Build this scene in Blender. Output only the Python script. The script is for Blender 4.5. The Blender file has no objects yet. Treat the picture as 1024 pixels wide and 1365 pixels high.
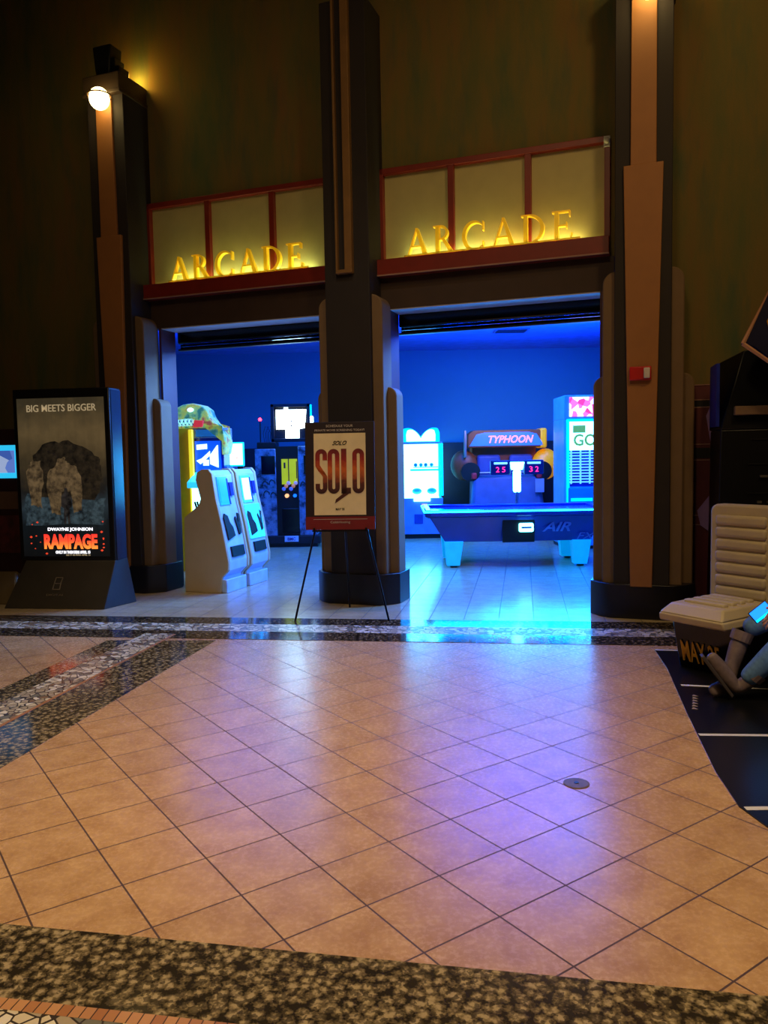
import bpy, bmesh, math, random
from mathutils import Vector, Matrix
random.seed(7)
C = bpy.context.scene
COL = C.collection
PI = math.pi
def R(a): return math.radians(a)

# ------------------------------------------------------------------ camera
F_PX = 1051.66; PITCH = 0.0731166; ROLL = -0.018; CAM_H = 1.5932
cam_d = bpy.data.cameras.new('camera'); cam = bpy.data.objects.new('camera', cam_d); COL.objects.link(cam)
cam_d.sensor_fit = 'VERTICAL'; cam_d.sensor_height = 36.0; cam_d.sensor_width = 27.0
cam_d.lens = F_PX * 36.0 / 1365.0
cam_d.clip_start = 0.05; cam_d.clip_end = 200
cp, sp = math.cos(PITCH), math.sin(PITCH); cr, sr = math.cos(ROLL), math.sin(ROLL)
base = Matrix(((1, 0, 0), (0, -sp, -cp), (0, cp, -sp)))
M3 = Matrix(((cr, -sr, 0), (sr, cr, 0), (0, 0, 1))) @ base
rx, rd, rf = M3[0], M3[1], M3[2]
rot = Matrix((rx, -rd, -rf)).transposed()
cam.matrix_world = Matrix.Translation((0, 0, CAM_H)) @ rot.to_4x4()
C.camera = cam

# ------------------------------------------------------------------ view, world, lights
C.view_settings.view_transform = 'Standard'; C.view_settings.look = 'None'
C.view_settings.gamma = 1.0; C.view_settings.use_curve_mapping = False
C.view_settings.exposure = 0.0
wd = bpy.data.worlds.new('World'); C.world = wd; wd.use_nodes = True
wd.node_tree.nodes['Background'].inputs[0].default_value = (1.0, .8, .55, 1)
wd.node_tree.nodes['Background'].inputs[1].default_value = 0.004

def light(name, kind, loc, power, color, size=1.0, sizey=None, target=None, spread=None, blend=.5, angle=60, spec=1.0):
    l = bpy.data.lights.new(name, kind); o = bpy.data.objects.new(name, l); COL.objects.link(o)
    o.location = loc; l.energy = power; l.color = color
    if kind == 'AREA':
        l.shape = 'RECTANGLE' if sizey else 'SQUARE'; l.size = size
        if sizey: l.size_y = sizey
        if spread: l.spread = R(spread)
    elif kind == 'SPOT':
        l.spot_size = R(angle); l.spot_blend = blend; l.shadow_soft_size = size
    else: l.shadow_soft_size = size
    if target is not None:
        o.rotation_euler = (Vector(target) - Vector(loc)).to_track_quat('-Z', 'Y').to_euler()
    l.specular_factor = spec
    return o
WARM = (1.0, .72, .42)
# lobby downlights
light('lobby_downlight', 'SPOT', (.3, 1.2, 8.2), 2050, (1, .72, .38), .45, target=(.2, 2.3, 0), angle=66, blend=1.0)
light('lobby_downlight', 'SPOT', (5.4, 7.0, 7.4), 640, (1, .74, .42), .16, target=(1.2, 4.2, 0), angle=62, blend=.9)
light('lobby_downlight', 'SPOT', (-3.6, 3.6, 8.2), 900, (1, .74, .42), .3, target=(-2.4, 5.2, 0), angle=56, blend=1.0)
light('lobby_wall_light', 'SPOT', (3.0, 1.5, 7.8), 400, (1, .64, .25), .4, target=(2.9, 7.8, 3.0), angle=80, blend=1.0)
light('lobby_wall_light', 'SPOT', (-.8, .6, 7.4), 300, (1, .70, .34), .5, target=(-.5, 8.0, 2.0), angle=90, blend=1.0)
light('lobby_downlight', 'SPOT', (-.5, 4.2, 8.0), 330, (1, .78, .50), .2, target=(-.3, 7.6, .8), angle=52, blend=1.0)  # unseen spot added to brighten the easel sign and lower pillar fronts
# arcade blue lights below the ceiling
light('arcade_blue_light', 'AREA', (2.0, 9.7, 3.5), 380, (.0, .12, 1.0), 3.0, 1.4, target=(2.0, 9.9, 0), spec=.3)
light('arcade_blue_light', 'AREA', (2.4, 13.2, 3.5), 150, (.03, .30, 1.0), 3.0, 2.0, target=(2.4, 13.6, 0))
light('arcade_blue_light', 'AREA', (2.2, 11.8, 2.75), 600, (.0, .05, 1.0), 2.6, 1.2, target=(2.2, 11.8, 4))
light('arcade_blue_light', 'AREA', (-2.2, 12.2, 3.5), 110, (.02, .20, 1.0), 2.6, 2.6, target=(-2.2, 12.2, 0))
light('arcade_blue_light', 'AREA', (-2.0, 12.2, 2.85), 95, (.0, .04, 1.0), 2.6, 1.4, target=(-2.0, 12.2, 4))
for p_, q_, w_ in (((-.41, 10.06, 3.3), (-2.6, 9.5, 1.9), 60), ((2.31, 9.07, 3.3), (.13, 8.5, 1.7), 60)):
    light('arcade_blue_light', 'AREA', p_, w_, (.16, .42, 1.0), .6, .6, target=q_, spread=110, spec=0)  # unseen lamps added to brighten the fin sides of the pillars
light('arcade_blue_light', 'SPOT', (.3, 11.2, 3.2), 620, (.08, .30, 1.0), .25, target=(-2.8, 8.7, 1.0), angle=50, blend=.8)

# ------------------------------------------------------------------ helpers
def lin(c):
    return tuple(((v/255.0)/12.92 if v/255.0 <= .04045 else ((v/255.0+.055)/1.055)**2.4) for v in c)
def rgba(c): return (*c, 1.0)
MATS = {}
def mat(name, col, rough=.6, metal=0.0, emit=None, estr=1.0, var=.12, vscale=6.0, bump=0.0, spec=.5, coat=0.0, trans=0.0):
    if name in MATS: return MATS[name]
    m = bpy.data.materials.new(name); m.use_nodes = True; MATS[name] = m
    nt = m.node_tree; b = nt.nodes['Principled BSDF']
    b.inputs['Roughness'].default_value = rough; b.inputs['Metallic'].default_value = metal
    b.inputs['Specular IOR Level'].default_value = spec; b.inputs['Coat Weight'].default_value = coat
    b.inputs['Transmission Weight'].default_value = trans
    c = lin(col)
    n = nt.nodes.new('ShaderNodeTexNoise'); n.inputs['Scale'].default_value = vscale; n.inputs['Detail'].default_value = 4
    g = nt.nodes.new('ShaderNodeNewGeometry'); nt.links.new(g.outputs['Position'], n.inputs['Vector'])
    r = nt.nodes.new('ShaderNodeValToRGB'); nt.links.new(n.outputs['Fac'], r.inputs[0])
    r.color_ramp.elements[0].position = .3; r.color_ramp.elements[1].position = .7
    r.color_ramp.elements[0].color = rgba([v*(1-var) for v in c]); r.color_ramp.elements[1].color = rgba([min(1, v*(1+var)) for v in c])
    nt.links.new(r.outputs[0], b.inputs['Base Color'])
    if bump:
        bp = nt.nodes.new('ShaderNodeBump'); bp.inputs['Strength'].default_value = bump; bp.inputs['Distance'].default_value = .01
        n2 = nt.nodes.new('ShaderNodeTexNoise'); n2.inputs['Scale'].default_value = vscale*12
        nt.links.new(g.outputs['Position'], n2.inputs['Vector']); nt.links.new(n2.outputs['Fac'], bp.inputs['Height']); nt.links.new(bp.outputs[0], b.inputs['Normal'])
    if emit is not None:
        b.inputs['Emission Color'].default_value = rgba(lin(emit)); b.inputs['Emission Strength'].default_value = estr
    return m

class MB:
    def __init__(s): s.v = []; s.f = []
    def add(s, vs, fs):
        o = len(s.v); s.v += [tuple(v) for v in vs]; s.f += [tuple(i+o for i in f) for f in fs]; return s
    def box(s, x0, x1, y0, y1, z0, z1):
        return s.add([(x0,y0,z0),(x1,y0,z0),(x1,y1,z0),(x0,y1,z0),(x0,y0,z1),(x1,y0,z1),(x1,y1,z1),(x0,y1,z1)],
                     [(0,3,2,1),(4,5,6,7),(0,1,5,4),(1,2,6,5),(2,3,7,6),(3,0,4,7)])
    def hexa(s, a, b):   # two quads: bottom/top (or front/back) lists of 4 points
        return s.add(list(a)+list(b), [(0,3,2,1),(4,5,6,7),(0,1,5,4),(1,2,6,5),(2,3,7,6),(3,0,4,7)])
    def prism(s, poly, a0, a1, axis='y'):
        n = len(poly)
        def P(p, a):
            return (p[0], a, p[1]) if axis == 'y' else ((a, p[0], p[1]) if axis == 'x' else (p[0], p[1], a))
        vs = [P(p, a0) for p in poly] + [P(p, a1) for p in poly]
        fs = [tuple(range(n)), tuple(range(2*n-1, n-1, -1))] + [(i, i+n, (i+1) % n + n, (i+1) % n) for i in range(n)]
        return s.add(vs, fs)
    def tube(s, pts, r, n=10):
        pts = [Vector(p) for p in pts]; rs = r if isinstance(r, (list, tuple)) else [r]*len(pts)
        vs = []; 
        for i, p in enumerate(pts):
            t = (pts[min(i+1, len(pts)-1)] - pts[max(i-1, 0)]).normalized()
            up = Vector((0,0,1)) if abs(t.z) < .9 else Vector((1,0,0))
            a = t.cross(up).normalized(); b = t.cross(a)
            for k in range(n):
                an = 2*PI*k/n; vs.append(p + (a*math.cos(an) + b*math.sin(an))*rs[i])
        fs = []
        for i in range(len(pts)-1):
            for k in range(n):
                fs.append((i*n+k, i*n+(k+1) % n, (i+1)*n+(k+1) % n, (i+1)*n+k))
        fs.append(tuple(range(n-1, -1, -1))); fs.append(tuple(range((len(pts)-1)*n, len(pts)*n)))
        return s.add(vs, fs)
    def lathe(s, prof, cx=0, cy=0, n=24, z0=0):
        vs = []; fs = []
        for r, z in prof:
            for k in range(n): vs.append((cx+r*math.cos(2*PI*k/n), cy+r*math.sin(2*PI*k/n), z+z0))
        for i in range(len(prof)-1):
            for k in range(n): fs.append((i*n+k, i*n+(k+1) % n, (i+1)*n+(k+1) % n, (i+1)*n+k))
        fs.append(tuple(range(n-1, -1, -1))); fs.append(tuple(range((len(prof)-1)*n, len(prof)*n)))
        return s.add(vs, fs)
    def ball(s, c, r, n=24, m=14, sx=1, sy=1, sz=1):
        vs = [(c[0], c[1], c[2]-r*sz)]; fs = []
        for i in range(1, m):
            a = -PI/2 + PI*i/m
            for k in range(n): vs.append((c[0]+r*sx*math.cos(a)*math.cos(2*PI*k/n), c[1]+r*sy*math.cos(a)*math.sin(2*PI*k/n), c[2]+r*sz*math.sin(a)))
        vs.append((c[0], c[1], c[2]+r*sz)); T = len(vs)-1
        for k in range(n): fs.append((0, 1+(k+1) % n, 1+k)); fs.append((T, T-n+k, T-n+(k+1) % n))
        for i in range(m-2):
            for k in range(n): fs.append((1+i*n+k, 1+i*n+(k+1) % n, 1+(i+1)*n+(k+1) % n, 1+(i+1)*n+k))
        return s.add(vs, fs)
    def xf(s, mtx):
        s.v = [tuple(mtx @ Vector(v)) for v in s.v]; return s
    def build(s, name, m, parent=None, bev=0, smooth=False, loc=None, rotz=0, label=None, seg=2):
        me = bpy.data.meshes.new(name); me.from_pydata(s.v, [], s.f); me.materials.append(m)
        bm = bmesh.new(); bm.from_mesh(me); bmesh.ops.recalc_face_normals(bm, faces=bm.faces); bm.to_mesh(me); bm.free()
        o = bpy.data.objects.new(name, me); COL.objects.link(o)
        if parent: o.parent = parent
        if loc: o.location = loc; o.rotation_euler = (0, 0, rotz)
        if bev:
            b = o.modifiers.new('bevel', 'BEVEL'); b.width = bev; b.segments = seg; b.limit_method = 'ANGLE'; b.angle_limit = R(35)
        if smooth or bev:
            for p in me.polygons: p.use_smooth = True
            if not smooth or bev:
                try:
                    me.set_sharp_from_angle(angle=R(38))
                except Exception: pass
        if label: o['label'] = label
        return o
def tag(o, label, cat, group=None):
    o['label'] = label; o['category'] = cat
    if group: o['group'] = group
    return o
def thing(name, label, cat, loc=(0,0,0), rotz=0, group=None):
    o = bpy.data.objects.new(name, None); COL.objects.link(o); o.empty_display_size = .1
    o.location = loc; o.rotation_euler = (0, 0, rotz); return tag(o, label, cat, group)
def struct(o): o['kind'] = 'structure'; return o

def text(name, s, m, parent, loc, height, width=None, depth=.004, rot=(PI/2, 0, 0), shear=0.0, bold=0.0, align='CENTER', space=1.0, label=None):
    cu = bpy.data.curves.new(name, 'FONT'); cu.body = s; cu.align_x = align; cu.align_y = 'BOTTOM_BASELINE'
    cu.extrude = depth/2; cu.shear = shear; cu.offset = bold; cu.size = 1.0; cu.space_character = space; cu.resolution_u = 3
    t = bpy.data.objects.new('tmp', cu); COL.objects.link(t)
    me = bpy.data.meshes.new_from_object(t); bpy.data.objects.remove(t); bpy.data.curves.remove(cu)
    xs = [v.co.x for v in me.vertices]; ys = [v.co.y for v in me.vertices]
    h = max(ys)-min(ys); w = max(xs)-min(xs); k = height/h; kx = (width/w) if width else k
    y0 = min(ys); xc = (max(xs)+min(xs))/2 if align == 'CENTER' else min(xs)
    for v in me.vertices: v.co = Vector(((v.co.x-xc)*kx, (v.co.y-y0)*k, v.co.z))
    me.name = name; me.materials.clear(); me.materials.append(m)
    o = bpy.data.objects.new(name, me); COL.objects.link(o); o.parent = parent; o.location = loc; o.rotation_euler = rot
    if label: o['label'] = label
    return o

# node helper
class NT:
    def __init__(s, name, rough=.4, spec=.5):
        s.m = bpy.data.materials.new(name); s.m.use_nodes = True; s.nt = s.m.node_tree; s.b = s.nt.nodes['Principled BSDF']
        s.b.inputs['Roughness'].default_value = rough; s.b.inputs['Specular IOR Level'].default_value = spec
        MATS[name] = s.m
    def n(s, t, **kw):
        nd = s.nt.nodes.new('ShaderNode'+t)
        for k, v in kw.items():
            if hasattr(nd, k) and k not in nd.inputs: setattr(nd, k, v)
            else: nd.inputs[k].default_value = v
        return nd
    def l(s, a, b): s.nt.links.new(a, b)
    def math(s, op, a, b=None, clamp=False):
        nd = s.nt.nodes.new('ShaderNodeMath'); nd.operation = op; nd.use_clamp = clamp
        for i, x in enumerate((a, b)):
            if x is None: continue
            if isinstance(x, (int, float)): nd.inputs[i].default_value = x
            else: s.l(x, nd.inputs[i])
        return nd.outputs[0]
    def ramp(s, fac, stops, interp='LINEAR'):
        r = s.nt.nodes.new('ShaderNodeValToRGB'); r.color_ramp.interpolation = interp
        e = r.color_ramp.elements
        while len(e) < len(stops): e.new(.5)
        for i, (p, c) in enumerate(stops): e[i].position = p; e[i].color = rgba(lin(c))
        s.l(fac, r.inputs[0]); return r.outputs[0]
    def mix(s, fac, a, b, mode='MIX'):
        nd = s.nt.nodes.new('ShaderNodeMix'); nd.data_type = 'RGBA'; nd.blend_type = mode
        for k, x in ((0, fac), (6, a), (7, b)):
            if isinstance(x, (int, float)): nd.inputs[k].default_value = x
            elif isinstance(x, tuple): nd.inputs[k].default_value = rgba(lin(x)) if len(x) == 3 else x
            else: s.l(x, nd.inputs[k])
        return nd.outputs[2]

GA = R(10.0)      # lobby floor grid turned 10 degrees
def tile_mat(name, cA, cB, grout, origin, ang, size, gw, rough, noise_s=7, spec=.5, vart=.10):
    t = NT(name, rough, spec); g = t.n('NewGeometry')
    mp = t.n('Mapping', vector_type='TEXTURE'); t.l(g.outputs['Position'], mp.inputs[0])
    mp.inputs[1].default_value = (origin[0], origin[1], 0); mp.inputs[2].default_value = (0, 0, ang); mp.inputs[3].default_value = (size, size, 1)
    sx = t.n('SeparateXYZ'); t.l(mp.outputs[0], sx.inputs[0])
    es = []
    for k in (0, 1):
        f = t.math('FRACT', sx.outputs[k]); d = t.math('ABSOLUTE', t.math('SUBTRACT', f, .5)); es.append(d)
    mx = t.math('MAXIMUM', es[0], es[1]); gm = t.math('GREATER_THAN', mx, .5-gw/size/2)
    fl = t.n('VectorMath', operation='FLOOR'); t.l(mp.outputs[0], fl.inputs[0])
    wn = t.n('TexWhiteNoise'); t.l(fl.outputs[0], wn.inputs[0])
    no = t.n('TexNoise', Scale=noise_s, Detail=6.0, Roughness=.6); t.l(g.outputs['Position'], no.inputs[0])
    no2 = t.n('TexNoise', Scale=noise_s*6, Detail=5.0, Roughness=.7); t.l(g.outputs['Position'], no2.inputs[0])
    f = t.math('ADD', t.math('MULTIPLY', no.outputs[0], .6), t.math('MULTIPLY', no2.outputs[0], .4))
    col = t.ramp(f, [(.36, cA), (.62, cB)])
    br = t.math('ADD', t.math('MULTIPLY', wn.outputs[0], vart), 1-vart/2)
    hv = t.n('HueSaturation'); t.l(col, hv.inputs['Color']); t.l(br, hv.inputs['Value'])
    c = t.mix(gm, hv.outputs[0], grout); t.l(c, t.b.inputs['Base Color'])
    rr = t.math('ADD', t.math('MULTIPLY', no2.outputs[0], .10), rough-.05)
    rr2 = t.math('ADD', rr, t.math('MULTIPLY', gm, .4)); t.l(rr2, t.b.inputs['Roughness'])
    bp = t.n('Bump', Strength=.35, Distance=.003); t.l(t.math('SUBTRACT', 1.0, gm), bp.inputs['Height']); t.l(bp.outputs[0], t.b.inputs['Normal'])
    return t.m
def granite_mat(name, dark, mid, light_, scale=42, rough=.10):
    t = NT(name, rough, .55); g = t.n('NewGeometry')
    no = t.n('TexNoise', Scale=30.0, Detail=6.0, Roughness=.7); t.l(g.outputs['Position'], no.inputs[0])
    wv = t.n('VectorMath', operation='MULTIPLY_ADD'); t.l(no.outputs[1], wv.inputs[0]); wv.inputs[1].default_value = (.03, .03, .03); t.l(g.outputs['Position'], wv.inputs[2])
    v = t.n('TexVoronoi', Scale=float(scale)); t.l(wv.outputs[0], v.inputs['Vector'])
    v2 = t.n('TexVoronoi', Scale=float(scale)*2.3); t.l(wv.outputs[0], v2.inputs['Vector'])
    n3 = t.n('TexNoise', Scale=110.0, Detail=3.0); t.l(g.outputs['Position'], n3.inputs[0])
    f = t.math('ADD', t.math('MULTIPLY', v.outputs['Distance'], .62), t.math('MULTIPLY', n3.outputs[0], .42))
    c = t.ramp(f, [(.36, light_), (.50, mid), (.66, dark)])
    sc = t.n('SeparateColor'); t.l(v2.outputs['Color'], sc.inputs[0])
    k = t.math('GREATER_THAN', sc.outputs[0], .70)
    c2 = t.mix(t.math('MULTIPLY', k, .7), c, dark); t.l(c2, t.b.inputs['Base Color'])
    return t.m
def mosaic_mat(name, rough=.3):
    t = NT(name, rough, .5); g = t.n('NewGeometry')
    v = t.n('TexVoronoi', Scale=19.0); t.l(g.outputs['Position'], v.inputs['Vector'])
    e = t.n('TexVoronoi', feature='DISTANCE_TO_EDGE', Scale=19.0); t.l(g.outputs['Position'], e.inputs['Vector'])
    sc = t.n('SeparateColor'); t.l(v.outputs['Color'], sc.inputs[0])
    c = t.ramp(sc.outputs[0], [(0, (216, 200, 164)), (.3, (176, 158, 126)), (.5, (232, 220, 190)), (.74, (120, 116, 98)), (.90, (140, 112, 80))], 'CONSTANT')
    gm = t.math('LESS_THAN', e.outputs[0], .055)
    t.l(t.mix(gm, c, (62, 52, 42)), t.b.inputs['Base Color']); return t.m
def wall_mat():
    t = NT('mottled olive wall paint', .85, .2); g = t.n('NewGeometry')
    mp = t.n('Mapping'); t.l(g.outputs['Position'], mp.inputs[0]); mp.inputs[3].default_value = (1, 1, .22)
    a = t.n('TexNoise', Scale=2.2, Detail=7.0, Roughness=.65); t.l(mp.outputs[0], a.inputs[0])
    b = t.n('TexNoise', Scale=5.0, Detail=5.0, Roughness=.6); t.l(mp.outputs[0], b.inputs[0])
    c = t.ramp(a.outputs[0], [(.30, (88, 96, 60)), (.5, (112, 98, 56)), (.7, (124, 92, 56))])
    m = t.math('GREATER_THAN', b.outputs[0], .5)
    c2 = t.mix(t.math('MULTIPLY', t.math('SUBTRACT', b.outputs[0], .5, True), 2.4, True), c, (58, 88, 70)); t.l(c2, t.b.inputs['Base Color'])
    n3 = t.n('TexNoise', Scale=60.0, Detail=3.0); t.l(g.outputs['Position'], n3.inputs[0])
    bp = t.n('Bump', Strength=.15, Distance=.01); t.l(n3.outputs[0], bp.inputs['Height']); t.l(bp.outputs[0], t.b.inputs['Normal'])
    return t.m

M_wall = wall_mat()
M_tile = tile_mat('beige diagonal floor tile', (172, 130, 86), (204, 164, 116), (84, 62, 48), (.18444, 2.87444), -R(55.049), .33, .007, .27, spec=.32)
M_tile2 = tile_mat('pale straight floor tile', (176, 156, 120), (198, 178, 140), (70, 60, 46), (.1, 7.6), -GA, .33, .007, .2, spec=.6)
M_gran = granite_mat('speckled brown granite', (44, 38, 28), (116, 100, 70), (172, 152, 112), 30, .13)
M_grand = granite_mat('dark speckled granite', (26, 21, 17), (76, 62, 44), (140, 118, 86), 30, .10)
M_mos = mosaic_mat('irregular stone mosaic')
M_terr = mat('terracotta tile strip', (176, 120, 72), .35)
M_shaft = mat('dark brown plaster', (36, 28, 28), .75, var=.08)
M_fin = mat('tan plaster', (116, 92, 66), .75, var=.06)
M_strip = mat('orange tan plaster', (160, 106, 56), .6, var=.05)
M_plinth = mat('black plinth laminate', (22, 20, 26), .35)
M_lint = mat('brown painted lintel', (56, 38, 28), .7)
M_red = mat('dark red painted wood', (120, 30, 18), .45)
M_panel = mat('cream sign panel', (176, 164, 112), .6, var=.05)
M_pink = mat('pale edge trim', (150, 112, 96), .5)
M_gold = mat('golden yellow letter acrylic', (240, 200, 60), .35, emit=(255, 190, 0), estr=.22)
M_black = mat('black satin', (14, 14, 16), .4)
M_blackg = mat('black gloss', (8, 8, 10), .15)
M_dark = mat('dark painted metal', (34, 34, 40), .45, metal=.3)
M_steel = mat('brushed steel', (150, 150, 155), .35, metal=.9)
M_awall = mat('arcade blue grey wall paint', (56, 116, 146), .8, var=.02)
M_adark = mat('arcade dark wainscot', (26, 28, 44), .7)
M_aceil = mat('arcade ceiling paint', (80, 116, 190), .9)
M_lceil = mat('lobby ceiling paint', (50, 44, 34), .9)
M_frame = mat('maroon door frame', (70, 26, 34), .5)

# ------------------------------------------------------------------ facade frame
TH = R(-20); U = Vector((math.cos(TH), math.sin(TH), 0)); BK = Vector((-math.sin(TH), math.cos(TH), 0)); O0 = Vector((-.3, 8.32, 0))
def W(s, d, z=0): return tuple(O0 + U*s + BK*d + Vector((0, 0, z)))
def G(a, b, z=0): # floor grid frame
    c, s = math.cos(GA), math.sin(GA); return (a*c + b*s, -a*s + b*c, z)

# ------------------------------------------------------------------ floors
def poly_slab(name, pts, z0, z1, m):
    mb = MB(); mb.prism([(p[0], p[1]) for p in pts], z0, z1, 'z'); return struct(mb.build(name, m))
poly_slab('floor', [G(-9, -1.6), G(9, -1.6), G(9, 7.0), G(-9, 7.0)], -.10, 0, M_tile)
EA = R(8); 
def H8(a, b):
    c, s = math.cos(EA), math.sin(EA); return (a*c + b*s, -a*s + b*c, 0)
poly_slab('floor_arcade', [H8(-8, 7.40), H8(8, 7.40), (8.6, 16.2), (-7.5, 17)], -.10, .001, M_tile2)
# far band (granite, mosaic, granite)
poly_slab('trim_1', [H8(-9, 6.56), H8(9, 6.56), H8(9, 6.86), H8(-9, 6.86)], -.05, .003, M_grand)
poly_slab('trim_2', [H8(-9, 6.86), H8(9, 6.86), H8(9, 7.16), H8(-9, 7.16)], -.05, .0035, M_mos)
poly_slab('trim_3', [H8(-9, 7.16), H8(9, 7.16), H8(9, 7.45), H8(-9, 7.45)], -.05, .003, M_grand)
# diagonal band towards the camera
poly_slab('trim_4', [G(-3.10, 2.33), G(-2.70, 2.33), G(-2.64, 6.42), G(-3.12, 6.36)], -.05, .002, M_gran)
poly_slab('trim_5', [G(-3.40, 2.33), G(-3.115, 2.33), G(-3.12, 6.62), G(-3.40, 6.6)], -.05, .0045, M_mos)
poly_slab('trim_6', [G(-3.115, 2.33), G(-3.09, 2.33), G(-3.095, 6.6), G(-3.12, 6.6)], -.05, .0045, M_terr)
poly_slab('trim_7', [G(-3.61, 2.33), G(-3.40, 2.33), G(-3.40, 6.36), G(-3.61, 6.32)], -.05, .002, M_gran)
# near band
poly_slab('trim_8', [G(-6, 2.00), G(6, 2.00), G(6, 2.34), G(-6, 2.34)], -.05, .002, M_gran)
def terr_strip():
    t = NT('small terracotta block strip', .35)
    g = t.n('NewGeometry'); mp = t.n('Mapping', vector_type='TEXTURE'); t.l(g.outputs['Position'], mp.inputs[0])
    mp.inputs[2].default_value = (0, 0, -GA); mp.inputs[3].default_value = (.036, 1, 1)
    sx = t.n('SeparateXYZ'); t.l(mp.outputs[0], sx.inputs[0])
    f = t.math('LESS_THAN', t.math('FRACT', sx.outputs[0]), .1)
    w = t.n('TexWhiteNoise', noise_dimensions='1D'); t.l(t.math('FLOOR', sx.outputs[0]), w.inputs['W'])
    c = t.ramp(w.outputs[0], [(0, (168, 108, 62)), (1, (204, 150, 98))])
    t.l(t.mix(f, c, (60, 44, 34)), t.b.inputs['Base Color']); return t.m
M_tblk = terr_strip()
poly_slab('trim_9', [G(-6, 1.955), G(6, 1.955), G(6, 2.0), G(-6, 2.0)], -.05, .003, M_tblk)
poly_slab('trim_10', [G(-6, 1.66), G(6, 1.66), G(6, 1.955), G(-6, 1.955)], -.05, .0025, M_mos)
# brass floor cleanout cover
dc = thing('floor_cover', 'round brass cleanout cover set into the beige tiles', 'floor cover', (.90, 3.68, .0))
MB().lathe([(.062, .0), (.062, .003), (.055, .0045), (0.001, .0045)], n=32).build('cover_plate', mat('aged brass', (104, 84, 44), .55, metal=0, var=.3, vscale=60), dc)
MB().lathe([(.012, .0045), (.012, .007), (.001, .007)], n=12).build('screw', M_dark, dc)

# ------------------------------------------------------------------ facade walls
def fac(name, mb, m): return struct(mb.build(name, m, loc=tuple(O0), rotz=TH))
HZ = 9.0
fac('wall_left', MB().box(-8.5, -2.99, .45, .75, 0, HZ), M_wall)
fac('wall_right', MB().box(2.87, 8.5, .45, .75, 0, HZ), M_wall)
fac('wall_upper', MB().box(-2.99, 2.87, .45, .75, 3.46, HZ), M_wall)
fac('wall_middle', MB().box(-.36, .26, .46, .72, 0, 3.46), M_wall)
def lintel(n, s0, s1):
    fac('trim_15' if n == 'trim_11' else 'trim_16', MB().box(s0+.1, s1-.1, .345, .655, 3.122, 3.136), mat('pale soffit light catcher', (176, 176, 180), .7))  # pale plate added so the dark lintel underside catches the blue light
    fac(n, MB().box(s0, s1, .34, .66, 3.135, 3.46), M_lint)
lintel('trim_11', -2.72, -.30); lintel('trim_12', .20, 2.60)
# maroon inner door frames
for i, (a, b) in enumerate(((-2.615, -.385), (.275, 2.50))):
    mb = MB().box(a, a+.03, .335, .62, 0, 3.135).box(b-.03, b, .335, .62, 0, 3.135)
    fac('door_%d' % (i+1), mb, M_frame)

def rounded_fin(s_in, s_out, z1, r, side):
    # front silhouette of a fin with a rounded outer shoulder
    pts = [(s_in, 0), (s_out, 0)]
    w = abs(s_out - s_in); rr = min(r, w*.98)
    n = 8
    for k in range(n+1):
        a = PI/2*k/n
        pts.append((s_out - side*rr*(1-math.cos(a)), z1 - rr + rr*math.sin(a)))
    pts.append((s_in, z1)); return pts
def pillar(name, label, s, kind):
    t = thing(name, label, 'pillar', W(s, 0), TH)
    top = 5.73 if kind != 'centre' else 6.2
    MB().box(-.25, .25, 0, .50, .30, top).build('shaft', M_shaft, t, bev=.008)
    for sd in (-1, 1):
        mb = MB().prism(rounded_fin(sd*.22, sd*.36, 3.25, .12, sd), .06, .335, 'y'); mb.v = [(x, y, max(z, .30)) for x, y, z in mb.v]
        mb.build('fin', M_fin, t, bev=.012)
        mb = MB().prism(rounded_fin(sd*.34, sd*.455, 2.30, .10, sd), .20, .42, 'y'); mb.v = [(x, y, max(z, .30)) for x, y, z in mb.v]
        mb.build('fin', M_fin, t, bev=.012)
    # stepped plinth
    MB().prism([(-.475, .50), (-.475, .16), (-.38, .04), (-.28, -.02), (.28, -.02), (.38, .04), (.475, .16), (.475, .50)], 0, .33, 'z').build('plinth', M_plinth, t, bev=.006)
    if kind == 'centre':
        st = MB().box(-.10, -.075, -.06, .02, 3.49, 7.4).box(.0, .082, -.06, .02, 3.49, 7.4).box(-.10, .082, -.06, .02, 3.46, 3.50)
        st.build('fluted_channel', mat('tan gold channel', (128, 92, 48), .55), t, bev=.006)
        MB().box(-.08, .01, -.015, .02, 3.49, 7.4).box(-.085, .07, -.01, .42, 6.2, 7.4).build('channel_groove', M_shaft, t)
    else:
        # tapered inlay: narrow at the foot, wider up to z 4.15, then a slimmer strip
        p = [(-.098, .31), (.098, .31), (.172, 4.16), (.112, 4.16), (.108, 5.70), (-.108, 5.70), (-.112, 4.16), (-.172, 4.16)]
        mb = MB()
        mb.prism([p[0], p[1], p[2], p[7]], -.035, .01, 'y').prism([(-.112, 4.155), (.112, 4.155), (.108, 5.70), (-.108, 5.70)], -.03, .01, 'y')
        mb.build('tapered_strip', M_strip, t, bev=.006)
        MB().box(-.25, .25, -.06, .45, 5.76, 5.95).box(-.262, .262, -.07, .45, 5.72, 5.765).build('cornice', mat('cornice brown', (60, 44, 30), .6), t, bev=.01)
        MB().prism([(-.09, 5.95), (.09, 5.95), (.125, 6.28), (-.125, 6.28)], -.02, .18, 'y').prism([(.10, 5.93), (.2, 5.93), (.2, 6.05), (.14, 6.05), (.14, 6.15), (.10, 6.15)], .02, .20, 'y').build('finial', M_black, t, bev=.01)
    return t
pillar('pillar', 'left art deco pillar topped by a cornice behind the tall movie display', -2.99, 'side')
pillar('pillar', 'middle dark pillar with fluted channel between the two arcade doorways', -.045, 'centre')
pillar('pillar', 'right art deco pillar with red fire alarm and tapered orange inlay', 2.875, 'side')

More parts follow.
